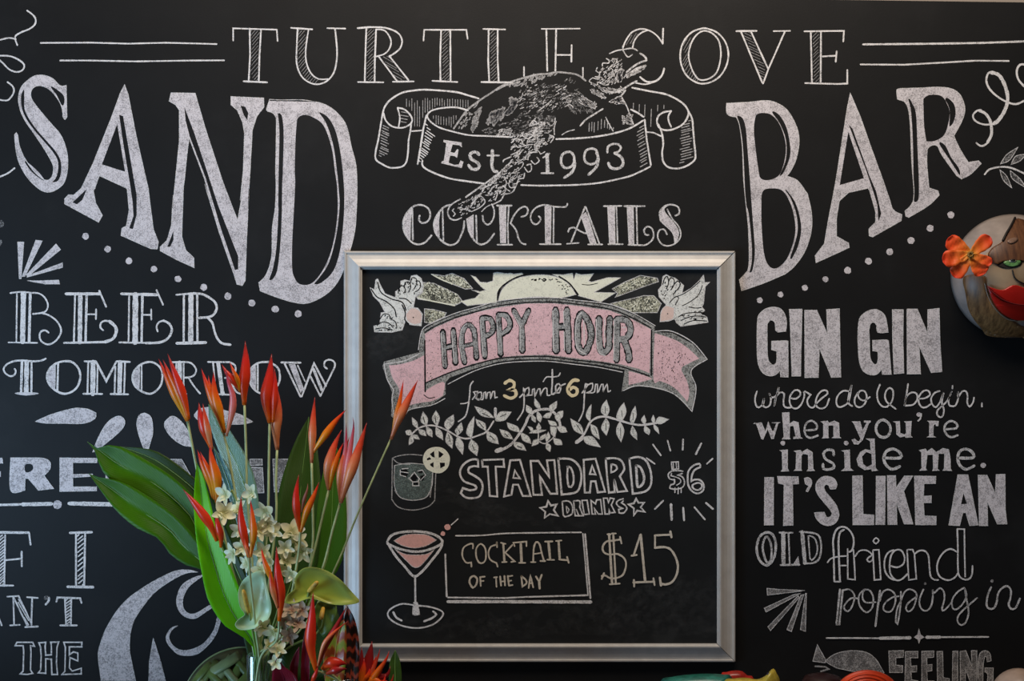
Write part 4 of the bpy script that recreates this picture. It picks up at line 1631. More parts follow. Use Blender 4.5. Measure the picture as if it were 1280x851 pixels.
# ------------------------------------------------------------ framed board
FD = 0.012    # its panel stands 12 mm off the wall board
sign = empty('framed_chalkboard', P(674, 827, 0), 'silver framed square chalkboard with the pink Happy Hour banner and drink prices', 'sign')
a, b_, c_, d_ = P(440, 816, FD), P(909, 816, FD), P(909, 325, FD), P(440, 325, FD)
back = Vector((0, FD-0.002, 0))
v = [a, b_, c_, d_] + [q+back for q in (a, b_, c_, d_)]
mesh('board_panel', v, [(0,1,2,3), (7,6,5,4), (0,4,5,1), (1,5,6,2), (2,6,7,3), (3,7,4,0)], M_board2, sign)
M_frame, nt, b, out = nodemat('brushed_silver_frame')
n = noise(nt, 40, 3)
nt.links.new(ramp(nt, n, [(0.3, (0.58, 0.55, 0.51)), (0.7, (0.67, 0.64, 0.59))]), b.inputs['Base Color'])
b.inputs['Metallic'].default_value = 0.12; b.inputs['Roughness'].default_value = 0.42
prof = [(0, 0.0), (0, .0125), (.8, .0145), (2.6, .0145), (3.4, .0128), (6, .0132), (10, .0152), (14, .0185), (17, .0218), (18.6, .0228), (20, .0222), (21, .0185), (22.8, .0175), (23.2, .012)]
OX0, OX1, OY0, OY1 = 429.8, 919.2, 313.8, 827.2
corner = [(OX0, OY0, 1, 1), (OX1, OY0, -1, 1), (OX1, OY1, -1, -1), (OX0, OY1, 1, -1)]
gap = {(0, 1): (0, .9), (1, 2): (.9, .5), (2, 3): (.5, .3), (3, 0): (.3, 0)}
for i in range(4):
    A = corner[i]; B = corner[(i+1) % 4]; ga, gb = gap[(i, (i+1) % 4)]
    v = []; f = []
    for e, (C, g) in enumerate(((A, ga), (B, gb))):
        for w, h in prof:
            gx = gy = 0
            s = 1 if e == 0 else -1
            if A[1] == B[1]: gx = g*.7*(1 if B[0] > A[0] else -1)*s
            else: gy = g*.7*(1 if B[1] > A[1] else -1)*s
            v.append(P(C[0]+C[2]*w+gx, C[1]+C[3]*w+gy, h))
    m_ = len(prof)
    for k in range(m_-1): f.append((k, k+1, m_+k+1, m_+k))
    f.append(tuple(range(m_-1, -1, -1))); f.append(tuple(range(m_, 2*m_))); f.append((0, m_, 2*m_-1, m_-1))
    recalc(mesh('frame_rail', v, f, M_frame, sign))

run_trace(TR_WALL, {'wall': (board, 0.00015), 'board': (sign, FD+0.00015)})
run_trace(TR_SIGN, {'wall': (sign, FD+0.00015), 'board': (sign, FD+0.00015)})

# ------------------------------------------------------------ counter under the picture
CZ = -0.70
M_counter = plain('dark_varnished_wood', (0.045, 0.022, 0.012), 0.35, 0.35, 14)
ct = empty('counter', (0, -0.32, CZ-0.04), 'dark wooden counter top below the chalkboard carrying the flowers', 'counter')
box('worktop', (-1.9, -0.62, CZ-0.04), (1.9, -0.004, CZ), M_counter, ct, 0.004)
box('front_panel', (-1.9, -0.58, -1.75), (1.9, -0.54, CZ-0.041), M_counter, ct)

# ------------------------------------------------------------ plant helpers
def attr_mat(name, stops, rough=0.35, axis=0, extra=None, sss=0.0, spec=0.5, sheen_vein=None, trans=0.0):
    m, nt, b, out = nodemat(name)
    at = N(nt, 'ShaderNodeAttribute'); at.attribute_name = 't'
    sp = N(nt, 'ShaderNodeSeparateXYZ'); nt.links.new(at.outputs['Vector'], sp.inputs[0])
    ns = noise(nt, 90, 3)
    a = N(nt, 'ShaderNodeMath', operation='MULTIPLY_ADD'); nt.links.new(ns, a.inputs[0]); a.inputs[1].default_value = 0.22
    nt.links.new(sp.outputs[axis], a.inputs[2])
    s2 = N(nt, 'ShaderNodeMath', operation='SUBTRACT'); nt.links.new(a.outputs[0], s2.inputs[0]); s2.inputs[1].default_value = 0.11
    colr = ramp(nt, s2.outputs[0], stops)
    if sheen_vein:
        # side veins running obliquely from the midrib
        mm = N(nt, 'ShaderNodeMath', operation='ABSOLUTE'); nt.links.new(sp.outputs[1], mm.inputs[0])
        k = N(nt, 'ShaderNodeMath', operation='MULTIPLY_ADD'); nt.links.new(mm.outputs[0], k.inputs[0]); k.inputs[1].default_value = 0.22; nt.links.new(sp.outputs[0], k.inputs[2])
        k2 = N(nt, 'ShaderNodeMath', operation='MULTIPLY'); nt.links.new(k.outputs[0], k2.inputs[0]); k2.inputs[1].default_value = 240
        sn = N(nt, 'ShaderNodeMath', operation='SINE'); nt.links.new(k2.outputs[0], sn.inputs[0])
        bp = N(nt, 'ShaderNodeBump'); bp.inputs['Strength'].default_value = sheen_vein; bp.inputs['Distance'].default_value = 0.0006
        nt.links.new(sn.outputs[0], bp.inputs['Height']); nt.links.new(bp.outputs[0], b.inputs['Normal'])
    nt.links.new(colr, b.inputs['Base Color'])
    b.inputs['Roughness'].default_value = rough; b.inputs['Specular IOR Level'].default_value = spec
    if trans:
        tl_ = N(nt, 'ShaderNodeBsdfTranslucent'); nt.links.new(colr, tl_.inputs[0])
        mx = N(nt, 'ShaderNodeMixShader'); mx.inputs[0].default_value = trans
        nt.links.new(b.outputs[0], mx.inputs[1]); nt.links.new(tl_.outputs[0], mx.inputs[2]); nt.links.new(mx.outputs[0], out.inputs[0])
    return m
O1 = (1.0, 0.40, 0.01); O2 = (1.0, 0.17, 0.006); R1 = (0.82, 0.025, 0.012); R2 = (0.28, 0.012, 0.012)
MB = {
 'orange': attr_mat('orange_bract', [(0, (0.9, 0.22, 0.02)), (0.2, O1), (0.6, O2), (0.9, R1), (1, R2)], 0.32, trans=0.15),
 'red': attr_mat('red_bract', [(0, O2), (0.3, (0.92, 0.06, 0.008)), (0.7, R1), (1, (0.35, 0.02, 0.015))], 0.32, trans=0.12),
 'coral': attr_mat('coral_bract', [(0, (0.9, 0.26, 0.10)), (0.35, (1.0, 0.34, 0.12)), (0.7, (0.92, 0.09, 0.03)), (1, (0.45, 0.02, 0.02))], 0.3, trans=0.15),
 'pink': attr_mat('pink_bract', [(0, (0.95, 0.36, 0.16)), (0.5, (0.95, 0.22, 0.20)), (0.85, (0.62, 0.06, 0.10)), (1, (0.1, 0.01, 0.02))], 0.3, trans=0.15),
 'dark': attr_mat('dark_red_bract', [(0, (0.45, 0.05, 0.01)), (0.5, (0.40, 0.012, 0.01)), (1, (0.2, 0.008, 0.01))], 0.3),
 'maroon': attr_mat('maroon_bract', [(0, (0.10, 0.008, 0.015)), (1, (0.06, 0.01, 0.03))], 0.25),
 'brown': attr_mat('dry_bract', [(0, (0.35, 0.10, 0.04)), (1, (0.30, 0.08, 0.05))], 0.5),
}
M_stem = plain('green_stem', (0.24, 0.34, 0.08), 0.45, 0.25, 50)
M_stem2 = plain('pale_stem', (0.44, 0.52, 0.24), 0.45, 0.2, 50)

def curve_pts(pts, n):
    """resample a smooth path of tuples to n points"""
    if len(pts) == 2:
        return [tuple(a+(b-a)*i/(n-1) for a, b in zip(*pts)) for i in range(n)]
    q = []
    m = len(pts)
    for i in range(m-1):
        q += cr(pts[max(i-1, 0)], pts[i], pts[i+1], pts[min(i+2, m-1)], 12)
    q.append(tuple(pts[-1]))
    d = [0]
    for a, b in zip(q, q[1:]): d.append(d[-1]+math.dist(a, b))
    out = []; j = 0
    for i in range(n):
        s = d[-1]*i/(n-1)
        while j < len(d)-2 and d[j+1] < s: j += 1
        t = 0 if d[j+1] == d[j] else (s-d[j])/(d[j+1]-d[j])
        out.append(tuple(a+(b-a)*t for a, b in zip(q[j], q[j+1])))
    return out
def tube(name, path, rad, mat, parent, n=14, seg=8, prof=None, flat=1.0, crease=0.0):
    """path of (px,py,depth); rad in photo pixels; prof scales the radius along it"""
    c = curve_pts(path, n)
    w = [P(*p) for p in c]
    v = []; f = []; at = []
    for i, p in enumerate(w):
        t = (w[min(i+1, n-1)]-w[max(i-1, 0)]).normalized()
        sd = t.cross(Vector((0, -1, 0)))
        if sd.length < 1e-3: sd = Vector((1, 0, 0))
        sd.normalize(); up = sd.cross(t).normalized()
        s = i/(n-1); r = rad*PX*(prof(s) if prof else 1)*(CAMD-c[i][2])/CAMD
        for k in range(seg):
            a = 6.2832*k/seg
            x = math.cos(a); y = math.sin(a)
            rr = 1 + (crease if k == seg//4*3 or k == seg//4 else 0)
            v.append(p+sd*(r*x)+up*(r*flat*y*rr)); at.append((s, x, 0))
    for i in range(n-1):
        for k in range(seg):
            k2 = (k+1) % seg
            f.append((i*seg+k, i*seg+k2, (i+1)*seg+k2, (i+1)*seg+k))
    f.append(tuple(range(seg-1, -1, -1))); f.append(tuple((n-1)*seg+k for k in range(seg)))
    return recalc(mesh(name, v, f, mat, parent, None, True, None, at))
def bprof(s):      # boat-shaped bract: narrow foot, belly, drawn-out tip
    a = 0.26 + 0.74*math.sin(math.pi*min(1, s/0.84)*0.5)**1.4 if s < 0.42 else 1.0
    pk = 0.26 + 0.74*math.sin(math.pi*0.5*0.5)**1.4
    if s < 0.42: return a/pk*0.98 if pk else a
    u = (s-0.42)/0.58
    return max(0.02, (1-u**1.35)*0.98)
def bract(parent, pts, w, m, d, bend=0.012):
    """pts base..tip in photo pixels, w full width"""
    n = len(pts)
    path = [(x, y, d + bend*math.sin(math.pi*0.8*i/(n-1))) for i, (x, y) in enumerate(pts)]
    return tube('bract', path, w/2*1.08, MB[m], parent, 16, 8, bprof, 0.62, 0.25)
def heliconia(stem, bracts, d, label, r=1.6, group='heliconia stems in the bouquet', name='heliconia', sm=None):
    s = [(x, y, d) if len(p) == 2 else p for p in stem for (x, y) in [p[:2]]]
    # stems lean back into the mouth of the vase
    n = len(s); s = [(p[0], p[1], p[2] + (VD-p[2])*(i/(n-1))**1.2) for i, p in enumerate(s)]
    base = P(*s[-1])
    t = empty(name, base, label, 'flower', group)
    tube('stem', s, r, sm or M_stem2, t, 26, 7, lambda q: 1+1.5*max(0, q-.8)/.2)
    for k, (pts, w, m) in enumerate(bracts):
        bract(t, pts, w, m, d + 0.004*(k % 3), 0.01)
    return t
VX, VD = 323, 0.34
def inv(*mid): return list(mid) + [(323+random.uniform(-6, 6), 826), (323+random.uniform(-8, 8), 912)]

def surf(name, Le, Re, d0, d1, mat, parent, fold=0.25, n=22, m=9, wave=0.0, arch=0.0, thick=0.0005):
    """blade between two edge lines (photo pixels, tip to foot); depth runs d0 -> d1; edges fold forward"""
    L = curve_pts(Le, n); Rr = curve_pts(Re, n)
    v = []; f = []; at = []
    for i in range(n):
        s = i/(n-1); d = d0+(d1-d0)*s+arch*math.sin(math.pi*s)
        wpx = math.dist(L[i], Rr[i])
        for j in range(m):
            u = j/(m-1); e = abs(2*u-1)
            x = L[i][0]+(Rr[i][0]-L[i][0])*u; y = L[i][1]+(Rr[i][1]-L[i][1])*u
            dd = d + fold*(e-0.5)*wpx*PX*0.5 + wave*math.sin(s*19+u*5)*wpx*PX*0.12
            v.append(P(x, y, dd)); at.append((s, 2*u-1, 0))
    for i in range(n-1):
        for j in range(m-1):
            f.append((i*m+j, i*m+j+1, (i+1)*m+j+1, (i+1)*m+j))
    o = mesh(name, v, f, mat, parent, None, True, None, at)
    if thick:
        md = o.modifiers.new('thickness', 'SOLIDIFY'); md.thickness = thick; md.offset = 0
    return o
def leafmat(name, c1, c2, c3, rough=0.3, trans=0.1, vein=0.5, spec=0.5):
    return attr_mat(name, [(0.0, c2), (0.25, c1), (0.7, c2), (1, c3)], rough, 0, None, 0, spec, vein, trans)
ML = {
 'deep': leafmat('deep_green_leaf', (0.065, 0.20, 0.0), (0.035, 0.12, 0.0), (0.09, 0.25, 0.0), 0.42, 0.2, 0.1, 0.2),
 'bright': leafmat('bright_green_leaf', (0.20, 0.72, 0.004), (0.16, 0.60, 0.002), (0.2, 0.62, 0.006), 0.38, 0.3, 0.12, 0.35),
 'teal': leafmat('silvery_green_leaf', (0.22, 0.40, 0.27), (0.16, 0.34, 0.24), (0.10, 0.20, 0.14), 0.28, 0.1, 0.6, 0.7),
 'blue': leafmat('blue_green_leaf', (0.06, 0.17, 0.15), (0.05, 0.15, 0.15), (0.04, 0.1, 0.08), 0.2, 0.05, 0.4, 0.9),
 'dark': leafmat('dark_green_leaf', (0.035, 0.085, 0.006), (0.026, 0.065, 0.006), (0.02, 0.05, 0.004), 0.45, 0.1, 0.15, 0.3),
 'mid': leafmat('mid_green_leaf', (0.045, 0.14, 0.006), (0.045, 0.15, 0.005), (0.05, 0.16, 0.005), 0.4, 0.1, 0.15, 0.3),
 'crimson': leafmat('crimson_leaf', (0.30, 0.01, 0.03), (0.22, 0.008, 0.025), (0.12, 0.005, 0.015), 0.3, 0.1),
}
M_rib = plain('leaf_midrib', (0.16, 0.30, 0.06), 0.4, 0.1)
def leaf(Le, Re, d0, d1, m, label, fold=0.3, group=None, rib=True, wave=0.15, arch=0.0, ribm=None, name='broad_leaf'):
    t = empty(name, P((Le[-1][0]+Re[-1][0])/2, (Le[-1][1]+Re[-1][1])/2, d1), label, 'leaf', group)
    mt = ML[m] if isinstance(m, str) else m
    surf('blade', Le, Re, d0, d1, mt, t, fold, wave=wave, arch=arch)
    if rib:
        L = curve_pts(Le, 12); Rr = curve_pts(Re, 12)
        path = []
        for i, (a, b) in enumerate(zip(L, Rr)):
            w = math.dist(a, b); s = i/11
            path.append(((a[0]+b[0])/2, (a[1]+b[1])/2, d0+(d1-d0)*s+arch*math.sin(math.pi*s)-fold*0.25*w*PX+0.0008))
        tube('midrib', path, 0.9, ribm or M_rib, t, 16, 6, lambda s: 0.25+0.75*s)
    return t

# ------------------------------------------------------------ vases
M_glass, nt, b, out = nodemat('clear_glass')
tg = N(nt, 'ShaderNodeBsdfTransparent'); tg.inputs[0].default_value = (0.90, 0.97, 0.95, 1)
gg = N(nt, 'ShaderNodeBsdfGlossy'); gg.inputs['Roughness'].default_value = 0.06; gg.inputs[0].default_value = (0.9, 0.95, 1, 1)
lw = N(nt, 'ShaderNodeLayerWeight'); lw.inputs['Blend'].default_value = 0.42
ma = N(nt, 'ShaderNodeMath', operation='MULTIPLY_ADD'); nt.links.new(lw.outputs['Facing'], ma.inputs[0]); ma.inputs[1].default_value = 0.75; ma.inputs[2].default_value = 0.05
mg = N(nt, 'ShaderNodeMixShader'); nt.links.new(ma.outputs[0], mg.inputs[0]); nt.links.new(tg.outputs[0], mg.inputs[1]); nt.links.new(gg.outputs[0], mg.inputs[2]); nt.links.new(mg.outputs[0], out.inputs[0])
def lathe(name, cx, cy, prof, mat, parent, seg=32, smooth=True):
    v = []; f = []; n = len(prof)
    for r, z in prof:
        for k in range(seg):
            a = 6.2832*k/seg; v.append((cx+r*math.cos(a), cy+r*math.sin(a), z))
    for i in range(n-1):
        for k in range(seg):
            k2 = (k+1) % seg; f.append((i*seg+k, i*seg+k2, (i+1)*seg+k2, (i+1)*seg+k))
    f.append(tuple(range(seg))); f.append(tuple((n-1)*seg+k for k in range(seg)))
    return recalc(mesh(name, v, f, mat, parent, None, smooth))
def vase(px, d, rim_py, rpx, label):
    q = P(px, rim_py, d); r = rpx*PX*(CAMD-d)/CAMD; z0 = CZ+0.0005
    t = empty('glass_vase', (q.x, q.y, z0), label, 'vase')
    lathe('vase_body', q.x, q.y, [(r*.96, z0), (r, z0+.004), (r, q.z-.002), (r-.0006, q.z), (r-.0016, q.z-.001), (r-.0018, z0+.01), (r*.5, z0+.009)], M_glass, t)
    return t
vase(323, VD, 817, 14.5, 'tall clear glass vase holding the heliconia bouquet')
vase(428, 0.36, 846, 17, 'second clear glass vase, right of the bouquet vase, holding red flowers')

# ------------------------------------------------------------ big leaves
leaf([(109,552),(118,563),(124,580),(134,597),(152,606),(178,619),(207,641),(236,668),(262,712),(300,770)], [(109,552),(122,560),(136,556),(150,558),(176,571),(206,589),(231,609),(249,632),(268,690),(310,760)], 0.20, 0.28, 'deep', 'deep green glossy leaf, upper lobe pointing far left over the word FREE', 0.35, 'broad green leaves on the left', wave=0.2)
leaf([(111,592),(125,612),(146,639),(171,660),(198,673),(213,693),(236,708),(262,718),(300,780)], [(111,592),(126,597),(146,600),(172,612),(208,636),(238,664),(262,696),(285,730),(312,770)], 0.22, 0.29, 'deep', 'deep green glossy leaf, lower lobe with a bright underside edge', 0.4, 'broad green leaves on the left', wave=0.25)
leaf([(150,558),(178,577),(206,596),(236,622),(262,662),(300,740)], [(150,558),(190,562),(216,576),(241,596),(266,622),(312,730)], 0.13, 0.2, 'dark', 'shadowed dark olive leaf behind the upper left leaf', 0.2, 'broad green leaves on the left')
leaf([(246,578),(243,608),(242.5,640),(246,680),(253,720),(261,752),(280,781),(304,796),(317,812),(320,850)], [(246,578),(256,600),(264,632),(272,668),(285,700),(299,735),(311,765),(319,790),(325,815),(330,850)], 0.31, 0.34, 'bright', 'bright lime green upright leaf with a wavy edge', 0.5, wave=0.1, arch=0.02)
leaf([(260.5,505),(262,530),(272,560),(288,600),(302,640),(314,690),(318,800)], [(260.5,505),(275,518),(292,545),(308,570),(319,600),(325,640),(330,690),(328,800)], 0.22, 0.30, 'teal', 'silvery green upright leaf between the orange heliconias', 0.25)
leaf([(267,558),(271,580),(282,612),(292,640),(304,690),(316,800)], [(267,558),(280,576),(291,598),(297,625),(310,680),(326,800)], 0.235, 0.30, 'blue', 'blue green glossy leaf tucked behind the silvery leaf', 0.3)
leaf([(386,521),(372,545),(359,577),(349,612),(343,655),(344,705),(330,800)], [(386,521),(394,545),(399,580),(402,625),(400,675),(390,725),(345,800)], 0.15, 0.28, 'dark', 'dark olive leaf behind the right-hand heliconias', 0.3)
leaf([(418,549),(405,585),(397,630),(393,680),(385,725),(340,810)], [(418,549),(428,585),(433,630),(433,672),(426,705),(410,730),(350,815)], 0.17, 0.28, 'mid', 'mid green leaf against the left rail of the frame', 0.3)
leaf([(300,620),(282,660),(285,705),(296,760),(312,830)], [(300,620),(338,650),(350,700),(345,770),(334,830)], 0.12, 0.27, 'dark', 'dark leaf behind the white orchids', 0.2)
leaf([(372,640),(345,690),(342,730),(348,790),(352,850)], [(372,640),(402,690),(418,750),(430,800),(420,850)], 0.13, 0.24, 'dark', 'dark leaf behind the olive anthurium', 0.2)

# ------------------------------------------------------------ heliconias
H = heliconia
H([(234,524),(240,555),(249,600),(270,690),(300,770)]+inv(), [([(234,526),(222,500),(208,470),(198,448)],11,'orange'), ([(235,526),(224,492),(212,468),(203.5,449)],10,'orange'), ([(236,524),(229,495),(218,465),(209.5,442)],11,'red')], 0.30, 'orange heliconia leftmost at the top, over the letter O of TOMORROW')
H([(279,540),(286,570),(292,605),(305,680),(318,770)]+inv(), [([(280,541),(272,515),(260,485),(251.5,460)],11,'orange'), ([(281,541),(274,515),(268,490),(267,464)],12,'orange'), ([(283,545),(290,515),(291,495),(285,476),(282.5,460)],9,'pink'), ([(276,512),(268,495),(262,480),(260.5,469)],6,'orange')], 0.31, 'orange heliconia with a curved pink bract, second from the left')
H([(305.5,503),(307.5,560),(309,620),(315,700)]+inv((320,780)), [([(305.5,506),(305,485),(307,455),(306.5,426)],14,'red'), ([(303,492),(294,478),(283,465),(277,455)],9,'red'), ([(300,490),(297,475),(291,462),(287,452)],6,'orange')], 0.27, 'tallest heliconia with one upright red bract and a drooping side bract')
H([(337,528),(336,580),(335,640),(330,720)]+inv((326,780)), [([(337.5,528),(333,500),(337,470),(339.5,442)],16,'red'), ([(341,528),(343,505),(344,480),(343,460)],9,'red')], 0.28, 'broad red heliconia, right of the tallest one')
H([(346.5,560),(345,600),(345,650),(336,730)]+inv((330,790)), [([(346.5,562),(345,535),(347,510),(345,478)],13.5,'coral')], 0.265, 'single coral heliconia bract hanging beside the broad red one')
H([(270,625),(278,660),(290,710),(310,780)]+inv(), [([(264,560),(257,540),(251,520),(248.5,503)],13,'red'), ([(265,562),(260,540),(256,520),(253.5,504)],9,'coral'), ([(271,628),(271,600),(265,575),(262,555)],13,'orange'), ([(266,622),(262,600),(253,580),(246.5,562)],10,'orange'), ([(268,624),(266,600),(257,580),(250,564)],9,'orange')], 0.325, 'zigzag orange heliconia left of the silvery leaf')
H([(276,682),(288,710),(299,740),(312,785)]+inv(), [([(271,676),(262,655),(244,630),(228.5,611)],12,'red'), ([(276,684),(276,670),(272,655),(270,640)],9,'red')], 0.345, 'low heliconia with a red bract slanting across the bright leaf')
H([(311,697),(313,725),(317,760)]+inv((320,790)), [([(311,696),(305,670),(301,645),(301.5,620)],11,'red'), ([(313,696),(317,670),(316,650),(313,624)],9,'orange'), ([(312,697),(308,685),(305,672)],4,'coral')], 0.41, 'forked heliconia in front of the white orchids')
H([(349,774),(346,800)]+inv(), [([(349,776),(351,745),(347,715),(345.5,683)],12.5,'red'), ([(343,735),(337,718),(330,700),(326.5,684)],7.5,'orange'), ([(347,760),(341,738),(338,722),(337,712)],7,'coral')], 0.42, 'red heliconia between the two anthuriums')
H([(376,662),(372,700),(360,760)]+inv((340,805)), [([(375,664),(371,640),(370,618),(373.5,593)],10,'red'), ([(376,665),(383,640),(392,620),(399,602)],9,'orange'), ([(377,640),(380,625),(384,612),(384.7,604)],4.5,'brown')], 0.37, 'two-pronged heliconia right of the orchids')
H([(389.5,577),(391,640),(390,690),(375,760)]+inv((345,808)), [([(389.5,579),(390,555),(391,530),(393.5,496)],10,'coral'), ([(391,566),(402,550),(418,528),(433,511.5)],9.5,'orange')], 0.30, 'heliconia with one upright and one sideways bract below the W')
H([(411,612),(401,655),(390,700),(372,765)]+inv((345,808)), [([(411,612),(409,590),(416,562),(427,537)],12,'coral'), ([(412,612),(416,590),(423,568),(430,552)],8,'orange')], 0.31, 'heliconia with two coral bracts overlapping the frame edge')
H([(425.5,628),(415,665),(404,708),(380,770)]+inv((347,810)), [([(425,628),(427,595),(432,560),(433,528)],7,'pink'), ([(425,628),(432,595),(437,565),(442,535),(441,521)],8,'pink'), ([(426,628),(435,600),(447,565),(458.5,528)],13,'coral'), ([(425,626),(424,598),(430,570),(437,545)],8,'coral')], 0.34, 'large pink and coral heliconia across the left rail of the frame')
H([(489,548),(470,590),(448,640),(420,708),(385,775)]+inv((350,812)), [([(490,547),(494,525),(500,500),(504.5,474)],6.5,'orange'), ([(489,549),(498,525),(510,500),(522.5,474.5)],11,'coral')], 0.29, 'lone heliconia leaning far right in front of the pink banner', 1.3)
VX, VD = 428, 0.36
def inv2(): return [(425+random.uniform(-4, 4), 855), (428+random.uniform(-8, 8), 905)]
H([(395,838)]+inv2(), [([(395,838),(388,805),(390,770),(391.4,740)],14,'red'), ([(398,832),(408,805),(422,780),(433.8,757)],8,'dark'), ([(397,832),(405,805),(418,790),(435.5,776)],5.5,'coral')], 0.41, 'red heliconia with three bracts below the olive anthurium', group='red flowers low in the bouquet')
H([(403,838)]+inv2(), [([(403,836),(412,829),(424,828),(434,830)],15,'red'), ([(388,858),(392,848),(396,838),(398,832)],6,'red'), ([(408,842),(418,838),(428,836),(434,836)],10,'dark')], 0.40, 'short red heliconia lying sideways at the foot of the bouquet', group='red flowers low in the bouquet')
tips = [(465,801,13,'dark'),(475,810,5,'coral'),(486.5,813,6,'orange'),(488,832,8,'dark'),(478,828,8,'red'),(455,822,9,'orange'),(470,818,8,'orange'),(446,838,8,'red'),(462,832,8,'orange'),(492,842,6,'red'),(452,808,9,'dark'),(482,842,7,'orange')]
H([(452,872)]+inv2(), [([(452+(i % 4)*3-5, 880),(448+(x-448)*.45, 850), (x-(x-450)*.12, y+12),(x,y)],w*1.5,m) for i, (x, y, w, m) in enumerate(tips)], 0.33, 'spiky red and orange torch flower at the lower left corner of the frame', group='red flowers low in the bouquet', name='torch_flower')
leaf([(494,812),(487,828),(486,851),(488,885)], [(494,812),(500,826),(502,851),(498,885)], 0.27, 0.3, 'dark', 'small dark leaf right of the torch flower', 0.2)
# coloured leaves
leaf([(347,820),(341,836),(340,862),(344,900)], [(347,820),(354,832),(372,850),(382,900)], 0.40, 0.36, 'crimson', 'crimson pointed leaf in front of the vase', 0.3, ribm=plain('crimson_rib', (0.3, 0.02, 0.05), 0.4))
leaf([(381,788),(377,815),(376,850),(378,905)], [(381,788),(386,812),(387,850),(385,905)], 0.385, 0.36, 'crimson', 'narrow dark maroon leaf beside the red heliconia', 0.5, ribm=plain('maroon_rib', (0.2, 0.02, 0.06), 0.4))
leaf([(374,808),(367,820),(362,838),(364,880)], [(374,808),(374,822),(372,842),(372,880)], 0.39, 0.36, 'crimson', 'small purple leaf tip near the crimson leaf', 0.4, rib=False)
def striped(name, c1, c2, c3, sc):
    m, nt, b, out = nodemat(name)
    at = N(nt, 'ShaderNodeAttribute'); at.attribute_name = 't'
    mp = N(nt, 'ShaderNodeMapping'); mp.inputs['Scale'].default_value = (sc, 1.6, 1); nt.links.new(at.outputs['Vector'], mp.inputs[0])
    w = N(nt, 'ShaderNodeTexWave'); w.inputs['Scale'].default_value = 1.0; w.inputs['Distortion'].default_value = 5; w.inputs['Detail'].default_value = 2
    nt.links.new(mp.outputs[0], w.inputs[0])
    nt.links.new(ramp(nt, w.outputs['Fac'], [(0.2, c1), (0.6, c2), (0.85, c3)]), b.inputs['Base Color']); b.inputs['Roughness'].default_value = 0.28
    return m
M_cr1 = striped('dark_striped_croton', (0.02, 0.012, 0.008), (0.06, 0.015, 0.01), (0.35, 0.05, 0.02), 2.6)
M_cr2 = striped('yellow_croton', (0.30, 0.05, 0.01), (0.42, 0.24, 0.03), (0.25, 0.30, 0.03), 1.6)
leaf([(434,757),(428,785),(430,820),(434,862),(436,890)], [(434,757),(443,773),(448.5,798),(449,830),(446,890)], 0.36, 0.36, M_cr1, 'dark croton leaf with red stripes against the frame', 0.3, rib=False)
leaf([(430,774),(413,789),(405,815),(406,850),(420,890)], [(430,774),(433,790),(433,820),(430,850),(428,890)], 0.375, 0.36, M_cr2, 'yellow and orange mottled croton leaf', 0.3, ribm=plain('croton_rib', (0.4, 0.2, 0.05), 0.4))
VX, VD = 323, 0.34

# ------------------------------------------------------------ anthuriums
def blob(name, outline, dfun, bulge, mat, parent, rings=6, smooth=True, wav=0.0, thick=0.0006, centre=None, step=4.0):
    o = spline([tuple(p) for p in outline], True, set(), step)
    n = len(o); cx = centre[0] if centre else sum(p[0] for p in o)/n; cy = centre[1] if centre else sum(p[1] for p in o)/n
    v = []; f = []; at = []
    for r in range(rings):
        s = 1-r/rings
        for i, (x, y) in enumerate(o):
            xx = cx+(x-cx)*s; yy = cy+(y-cy)*s
            d = dfun(xx, yy)+bulge*math.sqrt(max(0, 1-s*s))+wav*s*s*math.sin(i*6.283*5/n)
            v.append(P(xx, yy, d)); at.append((1-s, i/n, 0))
    v.append(P(cx, cy, dfun(cx, cy)+bulge)); at.append((1, 0, 0))
    for r in range(rings-1):
        for i in range(n):
            j = (i+1) % n; f.append((r*n+i, r*n+j, (r+1)*n+j, (r+1)*n+i))
    for i in range(n): f.append(((rings-1)*n+i, (rings-1)*n+(i+1) % n, rings*n))
    ob = mesh(name, v, f, mat, parent, None, smooth, None, at)
    if thick:
        md = ob.modifiers.new('thickness', 'SOLIDIFY'); md.thickness = thick; md.offset = 0
    return ob
M_sp1 = attr_mat('mint_spathe', [(0, (0.62, 0.85, 0.52)), (0.5, (0.74, 0.97, 0.68)), (1, (0.5, 0.68, 0.22))], 0.28, trans=0.2)
M_sp2 = attr_mat('olive_spathe', [(0, (0.44, 0.50, 0.10)), (0.5, (0.46, 0.48, 0.05)), (1, (0.32, 0.34, 0.03))], 0.3, trans=0.15)
M_sp3 = attr_mat('green_spathe', [(0, (0.12, 0.22, 0.04)), (1, (0.12, 0.18, 0.03))], 0.35)
M_spx = plain('yellow_spadix', (0.72, 0.42, 0.06), 0.5, 0.2, 220, bump=0.5)
def anthurium(outline, centre, spadix, stem, d, mat, bulge, label, wav=0.002):
    t = empty('anthurium', P(*stem[-1], VD), label, 'flower', 'anthuriums in the bouquet')
    blob('spathe', outline, lambda x, y: d, bulge, mat, t, centre=centre, wav=wav)
    a, b2 = spadix
    tube('spadix', [(a[0], a[1], d+bulge+0.002), ((a[0]+b2[0])/2, (a[1]+b2[1])/2, d+bulge+0.014), (b2[0], b2[1], d+bulge+0.022)], 3.1, M_spx, t, 12, 8, lambda s: 0.8+0.2*math.sin(3*s) if s < .93 else 0.5)
    n = len(stem); tube('stem', [(x, y, d-0.006+(VD-d)*(i/(n-1))) for i, (x, y) in enumerate(stem)], 1.6, M_stem, t, 16, 7)
anthurium([(329,714),(316,716),(304,725),(298,740),(300,758),(306,768),(298,774),(294,781),(300,787),(316,786),(330,780),(338,768),(339,755),(334,735)], (312,765), ((311,767),(304,737)), [(312,766),(316,790),(322,830),(324,900)], 0.385, M_sp1, -0.012, 'pale mint green anthurium left of the centre')
